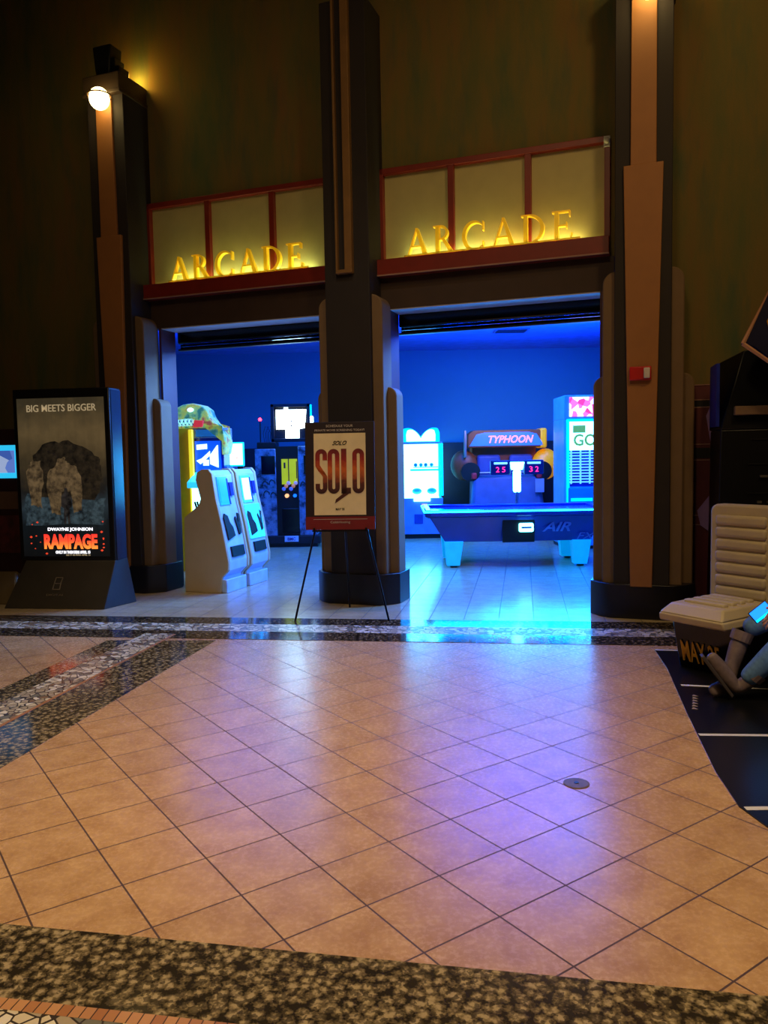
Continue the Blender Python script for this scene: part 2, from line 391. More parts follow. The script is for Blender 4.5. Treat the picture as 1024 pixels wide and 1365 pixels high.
M_globe = mat('glowing globe glass', (255, 240, 190), .3, emit=(255, 222, 140), estr=9)
def globe_lamp(label, s):
    t = thing('globe_lamp', label, 'lamp', W(s+.05, -.16, 5.63), TH, )
    MB().ball((0, 0, 0), .112, 28, 18, sz=1.08).build('globe', M_globe, t, smooth=True)
    ring = MB()
    pts = [(.128*math.cos(2*PI*k/32), .128*math.sin(2*PI*k/32), .035) for k in range(33)]
    ring.tube(pts, .008, 8).build('ring', mat('bronze', (110, 76, 36), .4, metal=.7), t, smooth=True)
    MB().box(-.02, .02, .10, .122, .02, .05).box(-.015, .015, .08, .11, .02, .06).build('bracket', MATS['bronze'], t)
    return t
globe_lamp('glowing round globe lamp under the cornice of the left pillar', -2.985)
globe_lamp('glowing round globe lamp under the cornice of the right pillar, at the top edge', 2.87)
for s in (-2.99, 2.875):
    light('pillar_uplight', 'POINT', W(s+.14, .33, 6.03), 9, (1, .58, .08), .07)
    light('globe_glow', 'POINT', W(s, -.36, 5.44), 1.3, (1, .70, .25), .1)

# ------------------------------------------------------------------ transom signs
def transom(label, s0, s1, zt=4.60):
    t = thing('transom_panel', label, 'sign panel', W(s0, 0, 3.46), TH)
    w = s1 - s0; H = zt-3.46
    MB().box(0, w, .24, .45, 0, .175).build('sill', M_red, t, bev=.006)
    MB().box(0, w, .228, .245, 0, .014).build('edge_trim', M_pink, t)
    fr = MB().box(0, .055, .36, .455, .175, H).box(w-.055, w, .36, .455, .175, H).box(0, w, .36, .455, H-.06, H)
    fr.build('frame', M_red, t, bev=.004)
    p = (w)/3
    for k in (1, 2): MB().box(k*p-.032, k*p+.032, .37, .455, .175, H-.055).build('mullion', M_red, t, bev=.004)
    for k in range(3): MB().box(k*p+.03, (k+1)*p-.03, .425, .44, .175, H-.05).build('panel', M_panel, t)
    MB().box(.06, w-.06, .405, .42, .178, .19).build('light_strip', mat('sign light strip', (255, 240, 150), .4, emit=(255, 236, 120), estr=3.2), t)
    return t
transom('left red framed cream transom panel above the left doorway', -2.76, -.26)
transom('right red framed cream transom panel above the right doorway', .185, 2.56)

def serif_letters():
    L = {}
    def bx(x0, x1, z0, z1): return [(x0, z0), (x1, z0), (x1, z1), (x0, z1)]
    def arc(cx, cz, ro, ri, a0, a1, n=18, ox=0, kx=1.0):
        quads = []
        for i in range(n):
            a, b = R(a0+(a1-a0)*i/n), R(a0+(a1-a0)*(i+1)/n)
            def P(an, r, inner):
                o = ox if inner else 0
                return (cx+o+kx*r*math.cos(an), cz+r*math.sin(an))
            quads.append([P(a, ri, 1), P(a, ro, 0), P(b, ro, 0), P(b, ri, 1)])
        return quads
    L['A'] = [[(.06, 0), (.12, 0), (.50, 1.0), (.44, .98)], [(.42, 1.0), (.52, 1.0), (.92, 0), (.74, 0)], bx(.24, .70, .32, .38), bx(0, .22, 0, .05), bx(.64, 1.0, 0, .05)]
    L['R'] = [bx(.10, .26, 0, 1), bx(0, .36, 0, .05), bx(0, .3, .95, 1)] + arc(.32, .74, .26, .20, -90, 90, ox=-.02, kx=1.25) + [bx(.2, .36, .95, 1.0), bx(.2, .38, .48, .54), [(.36, .52), (.50, .52), (.92, .0), (.72, 0)], bx(.72, .98, 0, .05)]
    L['C'] = arc(.52, .5, .52, .44, 42, 318, 26, ox=.07, kx=.98) + [bx(.88, .93, .66, .98), bx(.88, .93, .02, .30)]
    L['D'] = [bx(.10, .26, 0, 1), bx(0, .36, 0, .05), bx(0, .36, .95, 1)] + arc(.34, .5, .5, .45, -90, 90, 22, ox=-.09, kx=1.2)
    L['E'] = [bx(.10, .26, 0, 1), bx(0, .36, 0, .05), bx(0, .72, .95, 1), bx(.2, .74, 0, .05), bx(.2, .60, .48, .53), bx(.67, .72, .80, 1), bx(.56, .60, .40, .61), [(.70, 0), (.76, 0), (.82, .24), (.76, .24)]]
    return L
SL = serif_letters()
def arcade_sign(label, s0, s1, z):
    t = thing('arcade_sign', label, 'sign', W(s0, .30, z), TH)
    w = s1 - s0; pitch = w/6.0; k = .285
    for i, ch in enumerate('ARCADE'):
        wid = pitch*(.86 if ch in 'A' else .80); x0 = i*pitch + .01
        mb = MB()
        for q in SL[ch]: mb.prism([(x0+p[0]*wid, p[1]*k) for p in q], -.03, .03, 'y')
        mb.build('letter_%s' % ch.lower(), M_gold, t)
    MB().box(.0, w-.02, -.045, -.033, 0, .018).build('base_rail', mat('sign base rail', (120, 96, 20), .4), t)
    # lamp strip on the sill that washes letters and panels
    for k in range(5):
        light('sign_strip_light', 'AREA', W(s0 + w*(.1+.2*k), .365, z+.012), .95, (1, .90, .26) if s0 > 0 and k > 1 else (.80, 1.0, .40), .34, .02, target=W(s0 + w*(.1+.2*k), .40, z+1))
        light('sign_strip_light', 'AREA', W(s0 + w*(.1+.2*k), .245, z-.005), .8, (1, .80, .05), .34, .015, target=W(s0 + w*(.1+.2*k), .30, z+.3))
    return t
arcade_sign('glowing yellow serif ARCADE letters on the sill above the left doorway', -2.40, -.58, 3.637)
arcade_sign('glowing yellow serif ARCADE letters on the sill above the right doorway', .50, 2.31, 3.637)

# small white lamp on the corner of the right transom
t = thing('spot_light', 'small white fixture on the top right corner of the right transom frame', 'light fixture', W(2.53, .34, 4.54), TH)
MB().box(-.03, .03, 0, .03, -.05, .05).build('base', mat('white plastic', (190, 186, 180), .5), t, bev=.005)
MB().ball((0, -.02, .0), .03, 12, 8).build('lens', MATS['white plastic'], t, smooth=True)

# roller shutter housings in the heads of the doorways
for lab, s0, s1 in (('black slatted shutter rolled up in the head of the left doorway', -2.6, -.37), ('black slatted shutter rolled up in the head of the right doorway', .28, 2.49)):
    t = thing('roller_shutter', lab, 'shutter', W(s0, .68, 2.93), TH)
    MB().box(0, s1-s0, 0, .26, .06, .36).build('housing', M_blackg, t, bev=.02)
    mb = MB()
    for k in range(3): mb.box(.02, s1-s0-.02, .04, .07, .0+k*.03, .026+k*.03)
    mb.build('slat', M_blackg, t)
    MB().box(.0, s1-s0, .02, .09, -.02, .0).build('bottom_bar', M_dark, t)

# fire alarm
t = thing('fire_alarm', 'red fire alarm with white strobe on the right pillar', 'fire alarm', W(2.86, -.037, 2.28), TH)
MB().box(-.095, .095, -.045, 0, -.055, .07).build('body', mat('alarm red plastic', (200, 26, 30), .4), t, bev=.01)
MB().box(.03, .085, -.07, -.043, -.04, .055).build('strobe_lens', mat('clear strobe lens', (225, 215, 210), .2), t, bev=.008)

# ------------------------------------------------------------------ arcade room
def wseg(name, a, b, z0, z1, th, m):
    a = Vector(a); b = Vector(b); n = Vector((-(b-a).y, (b-a).x)).normalized()*th
    return struct(MB().prism([tuple(a), tuple(b), tuple(b+n), tuple(a+n)], z0, z1, 'z').build(name, m))
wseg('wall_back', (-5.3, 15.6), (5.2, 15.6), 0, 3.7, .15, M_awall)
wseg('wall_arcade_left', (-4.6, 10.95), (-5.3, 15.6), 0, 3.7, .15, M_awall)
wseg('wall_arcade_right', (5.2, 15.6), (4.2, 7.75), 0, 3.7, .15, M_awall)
struct(MB().box(1.15, 5.2, 15.55, 15.6, 0, 1.80).build('trim_13', M_adark))
struct(MB().box(-5.2, -1.9, 15.55, 15.6, 0, 1.75).build('trim_14', M_adark))
struct(MB().box(-1.9, 1.15, 15.56, 15.6, 0, .12).build('baseboard_back', M_black))
cl = [tuple(W(-5.6, .76)[:2]), tuple(W(5.4, .76)[:2]), (5.4, 15.8), (-5.6, 15.8)]
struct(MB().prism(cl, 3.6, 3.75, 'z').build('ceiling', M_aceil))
struct(MB().box(-9, 9, -2, 12, 9.0, 9.1).build('ceiling_lobby', M_lceil))
for lab, p in (('square ceiling vent seen through the right doorway', (2.15, 13.2)), ('square ceiling vent seen through the left doorway', (-1.75, 12.6))):
    t = thing('ceiling_vent', lab, 'vent', (p[0], p[1], 3.6))
    MB().box(-.28, .28, -.2, .2, -.02, 0).build('vent_frame', mat('vent grey', (80, 80, 100), .6), t, bev=.004)
    mb = MB()
    for k in range(6): mb.box(-.24, .24, -.17+k*.06, -.14+k*.06, -.03, -.018)
    mb.build('louvre', M_dark, t)

# ------------------------------------------------------------------ air hockey table
M_neon = mat('cyan neon edge', (0, 200, 255), .3, emit=(30, 225, 255), estr=7)
M_leg = mat('cyan lit leg panel', (60, 200, 240), .4, emit=(0, 160, 240), estr=.6)
M_navy = mat('navy laminate', (16, 40, 140), .3, coat=.5)
M_score = mat('white score light', (255, 255, 255), .4, emit=(110, 245, 255), estr=7)
M_led = mat('red led digits', (255, 40, 90), .4, emit=(255, 40, 110), estr=3)
air = thing('air_hockey_table', 'blue air hockey table with glowing cyan edge in the right doorway', 'air hockey table', (1.85, 11.35, 0), R(-1))
hx, hy = 1.28, .64
MB().box(-hx+.04, hx-.04, -hy+.06, hy-.06, .70, .775).build('playfield', mat('playfield white', (70, 110, 190), .15), air)
rail = MB().box(-hx, hx, -hy, -hy+.10, .72, .815).box(-hx, hx, hy-.10, hy, .72, .815).box(-hx, -hx+.10, -hy, hy, .72, .815).box(hx-.10, hx, -hy, hy, .72, .815)
rail.build('rail', M_navy, air, bev=.02)
MB().box(-hx-.012, hx+.012, -hy-.02, -hy+.004, .782, .804).build('neon_strip', M_neon, air, bev=.006)
MB().box(-hx-.02, -hx+.004, -hy-.02, hy, .782, .804).build('neon_strip', M_neon, air, bev=.006)
MB().hexa([(-hx+.28, -hy+.16, .36), (hx-.28, -hy+.16, .36), (hx-.28, hy-.16, .36), (-hx+.28, hy-.16, .36)],
          [(-hx+.06, -hy+.03, .72), (hx-.06, -hy+.03, .72), (hx-.06, hy-.03, .72), (-hx+.06, hy-.03, .72)]).build('apron', M_navy, air, bev=.01)
for sx in (-1, 1):
    for sy in (-1, 1):
        cx, cy = sx*(hx-.40), sy*(hy-.22)
        MB().hexa([(cx-.10, cy-.08, .03), (cx+.08, cy-.08, .03), (cx+.08, cy+.08, .03), (cx-.10, cy+.08, .03)],
                  [(cx-.13, cy-.11, .37), (cx+.13, cy-.11, .37), (cx+.13, cy+.11, .37), (cx-.13, cy+.11, .37)]).build('leg', M_leg, air, bev=.008)
        MB().lathe([(.05, 0), (.05, .02), (.02, .03)], cx, cy, 12).build('foot', M_black, air)
MB().box(-.0, .20, -hy+.0, -hy+.05, .50, .62).build('puck_slot', M_score, air, bev=.02)
MB().box(.03, .17, -hy-.006, -hy+.01, .55, .575).build('slot_shadow', M_navy, air)
MB().box(-.22, .22, -hy+.05, -hy+.10, .355, .70).build('coin_panel', M_black, air, bev=.01)
M_silv = mat('silver blue lettering', (110, 130, 180), .3, metal=.4)
text('lettering', 'AIR', M_silv, air, (.52, -hy+.035, .50), .13, .40, .006, rot=(R(80), 0, 0), shear=.4, bold=.02)
text('lettering', 'FX', M_silv, air, (.93, -hy+.075, .385), .09, .26, .006, rot=(R(80), 0, 0), shear=.4)
tw = MB().tube([(.16, hy-.05, .78), (.16, hy-.05, 1.02)], .022); tw.build('pole', M_steel, air)
MB().box(.10, .22, hy-.08, hy-.02, .98, 1.32).build('light_tube', M_score, air, bev=.03)
MB().hexa([(.08, hy-.10, 1.32), (.24, hy-.10, 1.32), (.24, hy, 1.32), (.08, hy, 1.32)], [(.05, hy-.10, 1.44), (.27, hy-.10, 1.44), (.27, hy, 1.44), (.05, hy, 1.44)]).build('score_lamp', M_score, air, bev=.01)
for sx in (-1, 1):
    cx = .16+sx*.25
    bx = MB().box(cx-.15, cx+.15, hy-.09, hy-.01, 1.25, 1.47).build('score_box', mat('score housing', (24, 30, 70), .4), air, bev=.02)
    for q, dg_ in enumerate('25' if sx < 0 else '32'): text('digit', dg_, M_led, bx, (cx-.045+.09*q, hy-.095, 1.29), .08, .05, .006)
    MB().box(cx-.10, cx+.10, hy-.10, hy-.09, 1.41, 1.44).build('score_bar', mat('blue white bar', (160, 220, 255), .4, emit=(120, 200, 255), estr=2), air)
light('simulator_warm_fill', 'AREA', (2.2, 13.6, 2.1), 6, (1, .72, .6), 1.2, .1, target=(2.27, 14.6, 1.4))  # added warm fill that brings out the orange shell, not the marquee's light
light('neon_glow', 'AREA', (1.85, 10.67, .81), 90, (0, .28, 1.0), 2.3, .02, target=(1.55, 8.1, 3.2), spec=.3)
light('neon_glow', 'AREA', (1.85, 10.55, .77), 26, (0, .24, 1.0), 2.4, .08, target=(1.85, 9.5, .35))

# ------------------------------------------------------------------ typhoon simulator
typ = thing('simulator_cabinet', 'motion ride cabinet with a TYPHOON marquee behind the air hockey table', 'arcade machine', (2.27, 14.5, 0))
M_cab = mat('blue grey cabinet', (60, 84, 130), .5)
M_org = mat('orange brown shell', (150, 74, 34), .4)
M_yel = mat('yellow shell', (250, 180, 20), .35, emit=(255, 160, 0), estr=.35)
MB().box(-.62, .62, .0, .75, .0, .55).build('base', M_navy, typ, bev=.03)
MB().hexa([(-.70, -.15, .45), (.70, -.15, .45), (.62, .75, .45), (-.62, .75, .45)], [(-.62, .05, 1.18), (.62, .05, 1.18), (.60, .75, 1.18), (-.60, .75, 1.18)]).build('seat_shell', M_cab, typ, bev=.08, seg=4)
MB().box(-.60, .60, .35, .75, 1.0, 1.70).build('back_panel', M_org, typ, bev=.02)
mq = MB().prism([(-.72, 1.68), (.72, 1.68), (.70, 1.93), (.60, 2.0), (-.60, 2.0), (-.70, 1.93)], .02, .55, 'y').build('marquee', M_org, typ, bev=.015)
MB().prism([(-.68, 1.71), (.68, 1.71), (.55, 1.92), (.40, 1.955), (-.40, 1.955), (-.55, 1.92)], -.0, .02, 'y').build('marquee_panel', mat('lit blue marquee', (60, 110, 220), .3, emit=(50, 110, 235), estr=.9), mq)
text('marquee_text', 'TYPHOON', mat('pink white text', (255, 150, 190), .4, emit=(255, 110, 150), estr=2.2), mq, (.08, -.006, 1.76), .135, .82, .006, shear=.3, bold=.012)
MB().box(.62, .74, .0, .5, 1.66, 2.02).build('marquee_end', M_yel, typ, bev=.03)
MB().box(-.78, -.73, .0, .1, 1.5, 2.0).build('grab_bar', M_steel, typ, bev=.01)
for sx in (-1, 1):
    s = MB().ball((sx*.76, .25, 1.36), .25, 24, 14, sy=.7, sz=1.15).build('speaker_pod', M_org if sx < 0 else M_yel, typ, smooth=True)
    MB().tube([(sx*.66, .03, 1.24), (sx*.66, .12, 1.24)], .175, 24).build('speaker', M_black, s)
for sx in (-1, 1):
    MB().box(sx*.3-.22, sx*.3+.22, .20, .34, 1.15, 1.55).build('headrest', mat('blue vinyl', (70, 90, 150), .5), typ, bev=.06, seg=3)
    MB().tube([(sx*.3-.2, -.02, 1.22), (sx*.3+.2, -.02, 1.22)], .02).build('lap_bar', M_steel, typ)
    MB().box(sx*.6-.05, sx*.6+.05, -.0, .1, 1.10, 1.22).build('red_grip', mat('red grip', (190, 40, 50), .4), typ, bev=.02)
MB().box(.50, .66, -.12, -.09, .85, 1.1).build('warning_plate', mat('pale plate', (150, 160, 190), .5), typ)

# ------------------------------------------------------------------ bright crane machine right bay
M_case = mat('white lit case interior', (200, 240, 255), .5, emit=(150, 242, 255), estr=3.6)
M_cyan = mat('cyan lit acrylic', (0, 200, 240), .4, emit=(0, 200, 255), estr=1.6)
M_cabB = mat('pale blue cabinet', (110, 160, 220), .45)
cr = thing('crane_machine', 'brightly lit white prize crane machine left of the motion ride', 'arcade machine', (.71, 14.75, 0))
MB().box(-.36, .40, 0, .7, .08, .76).build('body', M_cabB, cr, bev=.01)
MB().box(-.34, .38, .03, .68, 0, .09).build('plinth', M_black, cr)
MB().box(-.34, .36, .25, .62, .78, 1.77).build('case_back', M_case, cr)
MB().box(-.36, -.33, 0, .25, .76, 1.79).build('case_frame', M_cyan, cr); MB().box(.33, .36, 0, .25, .76, 1.79).build('case_frame', M_cyan, cr)
MB().box(.37, .41, -.01, .3, .80, 1.78).build('side_light', M_cyan, cr, bev=.008)
MB().box(-.36, .40, 0, .7, 1.77, 1.81).build('top', M_cabB, cr)
hp = []
for k in range(25):
    u = -1+2*k/24.0; hp.append((u*.35, 1.90 + .17*abs(math.sin(u*PI*.72))**.8*(1 if abs(u) < .97 else .55)))
MB().prism([(-.35, 1.81)] + [(.35, 1.81)] + hp[::-1], .0, .10, 'y').build('header', M_cyan, cr)
MB().prism([(-.27, 1.82)] + [(.27, 1.82)] + [(x*.78, z-.03) for x, z in hp[::-1]], -.012, .0, 'y').build('header_panel', M_case, cr)
MB().box(-.20, .33, .05, .25, 1.27, 1.30).box(-.14, .33, .06, .22, 1.33, 1.345).build('shelf', M_cyan, cr)
for k, x in enumerate((-.10, .0, .09, .20)):
    tag(MB().ball((0, 0, .035), .035, 10, 8).build('plush_prize', mat('teal plush %d' % (k % 2), ((40, 150, 160), (70, 180, 170))[k % 2], .9), loc=(.71+x, 14.86, 1.345), smooth=True), 'small teal prize on the upper shelf of the lit crane machine', 'prize', 'prizes on the crane machine shelf')
for k, x in enumerate((-.08, .2)):
    tag(MB().ball((0, 0, .06), .07, 12, 8, sx=1.3, sy=1.0, sz=.85).build('plush_prize', MATS['teal plush 1'], loc=(.71+x, 14.90, .825), smooth=True), ('left' if k == 0 else 'right')+' teal toy lying on the floor of the lit crane machine', 'prize')
MB().box(-.34, .36, .02, .25, .76, .78).build('case_floor', M_case, cr)
MB().box(-.15, .16, -.05, .03, .70, .775).build('control_panel', M_case, cr, bev=.01)
MB().box(.0, .10, -.012, .0, .60, .65).build('coin_slot', mat('pink lamp', (255, 170, 220), .4, emit=(230, 140, 230), estr=1), cr)
MB().box(-.14, .02, -.012, 0, .28, .46).build('prize_door', mat('navy panel', (30, 70, 160), .4), cr, bev=.008)
light('crane_glow', 'AREA', (.72, 14.6, 1.3), 30, (.0, .40, 1), .7, 1.0, target=(.9, 10, .8))

# ------------------------------------------------------------------ prize vending machine far right
pm = thing('prize_machine', 'tall lit prize machine partly hidden by the right pillar', 'arcade machine', (2.92, 12.75, 0))
M_pmb = mat('light blue metal cabinet', (130, 180, 220), .4)
MB().box(0, .95, .0, .80, .05, 2.10).build('cabinet', M_pmb, pm, bev=.01)
MB().box(.0, .95, -.02, .80, 2.10, 2.48).build('header', M_pmb, pm, bev=.01)
def art_mat(name, cols, scale, estr):
    t = NT(name, .5); g = t.n('NewGeometry'); v = t.n('TexVoronoi', Scale=float(scale)); t.l(g.outputs['Position'], v.inputs['Vector'])
    sc = t.n('SeparateColor'); t.l(v.outputs['Color'], sc.inputs[0])
    c = t.ramp(sc.outputs[0], [(i/len(cols), c) for i, c in enumerate(cols)], 'CONSTANT')
    t.l(c, t.b.inputs['Base Color']); t.l(c, t.b.inputs['Emission Color']); t.b.inputs['Emission Strength'].default_value = estr; return t.m
MB().box(.08, .90, -.035, -.02, 2.14, 2.45).build('header_art', art_mat('red white header art', [(255, 255, 255), (235, 60, 90), (255, 240, 250), (250, 110, 130)], 11, 1.2), pm)
MB().box(.08, .90, -.01, .0, 1.64, 2.06).build('window', M_case, pm)
mb = MB().box(.04, .08, -.03, .0, .6, 2.08).box(.90, .94, -.03, .0, .6, 2.08).box(.04, .94, -.03, 0, 2.06, 2.10)
mb.build('window_frame', M_cyan, pm)
M_grn = mat('green backlit art', (120, 190, 60), .5, emit=(120, 190, 40), estr=.5)
text('poster_lettering', 'GO', M_grn, pm, (.33, -.016, 1.67), .19, .36, .01, bold=.02)
MB().box(.14, .34, -.018, -.01, 1.88, 2.0).build('green_label', M_grn, pm)
MB().box(.08, .90, -.02, 0, 1.60, 1.64).build('ledge', M_case, pm)
grid = MB()
for k in range(11): grid.box(.08, .90, -.012, .0, 1.08+k*.047, 1.08+k*.047+.020)
for k in range(6): grid.box(.10+k*.15, .125+k*.15, -.016, 0, 1.06, 1.60)
grid.build('shelf_grid', mat('pale lit shelf', (150, 215, 245), .4, emit=(110, 200, 255), estr=1.1), pm)
MB().box(.08, .90, -.006, .0, 1.02, 1.62).build('grid_backing', M_navy, pm)
MB().box(.06, .92, -.04, .0, .60, 1.0).build('lower_door', mat('cyan lower door', (40, 170, 220), .4), pm, bev=.01)
MB().box(.10, .45, -.05, -.04, .78, .83).build('tray_light', M_cyan, pm, bev=.01)
MB().box(.0, .95, .0, .78, 0, .05).build('plinth', M_black, pm)

# ------------------------------------------------------------------ kiosks in the left doorway
M_kside = mat('beige kiosk side', (188, 168, 132), .5, var=.04)
M_kface = mat('white kiosk face', (176, 198, 226), .3)
M_kscr = mat('lit kiosk screen', (60, 170, 220), .3, emit=(20, 130, 210), estr=.9)
M_kglow = mat('lit kiosk print', (90, 220, 250), .4, emit=(40, 190, 240), estr=1.0)
kp = [(-2.30, 0), (-2.28, .885), (-2.075, 1.035), (-2.045, 1.11), (-2.105, 1.33), (-2.085, 1.42), (-2.02, 1.455), (-1.93, 1.455), (-1.885, 1.40), (-1.845, 1.11), (-1.775, .80), (-1.70, .37), (-1.705, .27), (-1.79, .185), (-1.81, 0)]
def kiosk(label, d0, lit):
    s0 = -2.05
    t = thing('ticket_kiosk', label, 'kiosk', W(s0, d0), TH)
    pr = [(x-s0, z) for x, z in kp]
    MB().prism(pr, 0, .05, 'y').build('side_panel', M_kside, t, bev=.008)
    MB().prism(pr, .45, .50, 'y').build('side_panel', M_kside, t, bev=.008)
    inner = [((x+.0)*.97, z*.985+.004) for x, z in pr]
    MB().prism(inner, .05, .45, 'y').build('body', M_kface, t)
    # features on the slanted front: interpolate along the front edge
    def fx(z):
        fr = [(1.40, -1.885), (1.11, -1.845), (.80, -1.775), (.37, -1.70)]
        for (za, xa), (zb, xb) in zip(fr, fr[1:]):
            if zb <= z <= za: return xb + (xa-xb)*(z-zb)/(za-zb) - s0
        return fr[0][1]-s0
    def patch(name, y0, y1, z0, z1, m, off=.006, seg=4):
        mb = MB(); n = 4
        for k in range(n):
            a, b = z0+(z1-z0)*k/n, z0+(z1-z0)*(k+1)/n
            mb.hexa([(fx(a)-.03, y0, a), (fx(a)+off, y0, a), (fx(a)+off, y1, a), (fx(a)-.03, y1, a)], [(fx(b)-.03, y0, b), (fx(b)+off, y0, b), (fx(b)+off, y1, b), (fx(b)-.03, y1, b)])
        return mb.build(name, m, t)
    patch('screen_frame', .09, .31, 1.03, 1.36, M_kscr if not lit else M_kglow, .004)
    patch('screen', .11, .28, 1.06, 1.33, M_kscr if not lit else mat('bright kiosk screen', (220, 255, 250), .3, emit=(170, 255, 245), estr=2.0), .008)
    patch('screen_edge', .29, .31, 1.03, 1.34, M_navy, .012)
    patch('card_reader', .34, .41, 1.13, 1.29, M_navy, .014)
    if lit: patch('front_print', .07, .44, .58, 1.0, M_kglow, .003)
    # dark printed figures: a seated dark shape and a branch
    mb = MB()
    sh = [(.10, .62), (.26, .66), (.24, .76), (.19, .82), (.17, .90), (.11, .93), (.08, .88), (.09, .74)]
    vs = [(fx(z)+.010, y, z) for y, z in sh] + [(fx(z)-.02, y, z) for y, z in sh]; n = len(sh)
    mb.add(vs, [tuple(range(n)), tuple(range(2*n-1, n-1, -1))] + [(i, (i+1) % n, (i+1) % n+n, i+n) for i in range(n)])
    sh2 = [(.36, .66), (.41, .68), (.43, .90), (.40, .92), (.38, .80), (.34, .88), (.32, .86)]
    vs = [(fx(z)+.010, y, z) for y, z in sh2] + [(fx(z)-.02, y, z) for y, z in sh2]; n = len(sh2)
    mb.add(vs, [tuple(range(n)), tuple(range(2*n-1, n-1, -1))] + [(i, (i+1) % n, (i+1) % n+n, i+n) for i in range(n)])
    mb.build('printed_figure', M_black, t)
    patch('printer_slot', .12, .40, .42, .54, M_black, .012)
    MB().box(-1.81-s0, -1.74-s0, .02, .48, .0, .16).build('toe_plate', M_kface, t, bev=.01)
    return t
kiosk('front ticket kiosk with a plain beige side panel in the left doorway', .22, False)
kiosk('rear ticket kiosk with a bright screen just behind the beige sided kiosk', .76, True)
light('left_soffit_fill', 'AREA', W(-1.55, 1.35, 1.5), 7, (.25, .4, 1.0), .3, .3, target=W(-1.4, .5, 3.13), spec=0)  # added lamp above the rear kiosk, brightens the left soffit
light('kiosk_blue', 'AREA', W(-.9, 1.2, 2.7), 26, (.02, .25, 1.0), .8, .8, target=W(-1.75, .6, .8))

# small black knobs on top of the front kiosk shelf
t = thing('pen_holder', 'small black holder standing on the back ledge of the front kiosk', 'holder', W(-2.22, .47, .94), TH)
MB().box(-.03, .0, -.05, .05, 0, .04).build('holder_base', M_black, t)
for y in (-.03, .02): MB().tube([(-.02, y, .03), (-.05, y, .12)], .012, 8).build('grip', M_black, t)

# ------------------------------------------------------------------ dinosaur cabinet
din = thing('dinosaur_cabinet', 'yellow arcade cabinet with a green dinosaur topper behind the kiosks', 'arcade machine', (-2.62, 10.95, 0), R(-10))
M_yc = mat('yellow cabinet side', (214, 180, 20), .45, emit=(200, 160, 0), estr=.05)
M_yt = mat('bright yellow trim', (255, 240, 60), .4, emit=(255, 230, 20), estr=.7)
MB().box(-.34, -.02, .02, .45, .0, 2.0).build('side_panel', M_yc, din, bev=.01)
MB().box(-.06, -.0, -.03, .02, .0, 1.98).build('edge_trim', M_yt, din, bev=.008)
MB().box(-.02, .40, .04, .45, 1.86, 2.0).build('marquee', mat('grey blue marquee', (110, 130, 170), .4), din, bev=.01)
MB().box(.03, .36, .02, .045, 1.88, 1.975).build('marquee_panel', mat('blue green marquee print', (40, 110, 160), .4, emit=(20, 90, 150), estr=.5), din)
MB().box(-.02, .40, .10, .45, .0, 1.86).build('cabinet_body', M_navy, din)
scr = MB().box(.0, .36, .05, .10, 1.40, 1.82).build('screen', mat('blue game screen', (20, 90, 230), .3, emit=(10, 80, 235), estr=.9), din)
M_wl = mat('white screen shape', (230, 250, 255), .4, emit=(200, 235, 255), estr=1.6)
MB().prism([(.03, 1.70), (.18, 1.71), (.18, 1.78), (.03, 1.77)], .035, .05, 'y').prism([(.02, 1.55), (.10, 1.58), (.22, 1.68), (.22, 1.62), (.08, 1.50)], .035, .05, 'y').prism([(.22, 1.62), (.33, 1.76), (.34, 1.76), (.34, 1.45), (.22, 1.50)], .035, .05, 'y').prism([(.12, 1.48), (.2, 1.48), (.2, 1.56), (.12, 1.56)], .035, .05, 'y').build('screen_shape', M_wl, scr)
MB().hexa([(-.02, -.22, 1.18), (.40, -.22, 1.18), (.40, .10, 1.18), (-.02, .10, 1.18)], [(-.02, -.22, 1.26), (.40, -.22, 1.26), (.40, .10, 1.40), (-.02, .10, 1.40)]).build('control_panel', M_kglow, din, bev=.01)
MB().box(-.02, .16, -.05, .10, .6, 1.18).build('front_panel', M_case, din)
# topper: relief dinosaur head with neck curving down on the right
def dino():
    t = NT('green dinosaur skin', .5); g = t.n('NewGeometry'); n = t.n('TexNoise', Scale=9.0, Detail=5.0); t.l(g.outputs['Position'], n.inputs[0])
    c = t.ramp(n.outputs[0], [(.34, (50, 120, 110)), (.46, (120, 180, 120)), (.56, (170, 190, 90)), (.66, (150, 90, 80))])
    t.l(c, t.b.inputs['Base Color']); t.l(c, t.b.inputs['Emission Color']); t.b.inputs['Emission Strength'].default_value = .55; return t.m
M_dino = dino()
tp = thing('dinosaur_topper', 'green dinosaur head figure with open jaws on top of the yellow cabinet', 'topper', (-2.62, 10.95, 2.0), R(-10))
head = MB().prism([(-.38, .16), (-.38, .30), (-.24, .285), (-.14, .33), (.0, .34), (.12, .31), (.20, .25), (.24, .14), (.30, .06), (.36, .0), (.44, -.10), (.47, -.22), (.44, -.36), (.40, -.38), (.40, .0), (.05, .0), (.03, .10), (-.02, .13), (-.10, .13), (-.22, .12)], .02, .30, 'y')
head.build('head', M_dino, tp, bev=.04, seg=3)
MB().prism([(-.38, -.0), (-.02, .0), (.02, .03), (-.06, .045), (-.38, .03)], .06, .26, 'y').build('lower_jaw', M_dino, tp, bev=.015)
MB().prism([(.0, .01), (.14, .01), (.16, .10), (.02, .11)], -.0, .06, 'y').build('tongue', mat('red mouth', (220, 60, 60), .4, emit=(220, 50, 60), estr=.6), tp, bev=.01)
tt = MB()
for k in range(7):
    x = -.37+k*.055; tt.prism([(x, .14), (x+.045, .14), (x+.022, .065)], .03, .07, 'y')
for k in range(6):
    x = -.35+k*.055; tt.prism([(x, .03), (x+.04, .03), (x+.02, .085)], .05, .09, 'y')
tt.build('teeth', mat('pale teeth', (190, 240, 235), .4, emit=(150, 225, 225), estr=.7), tp)
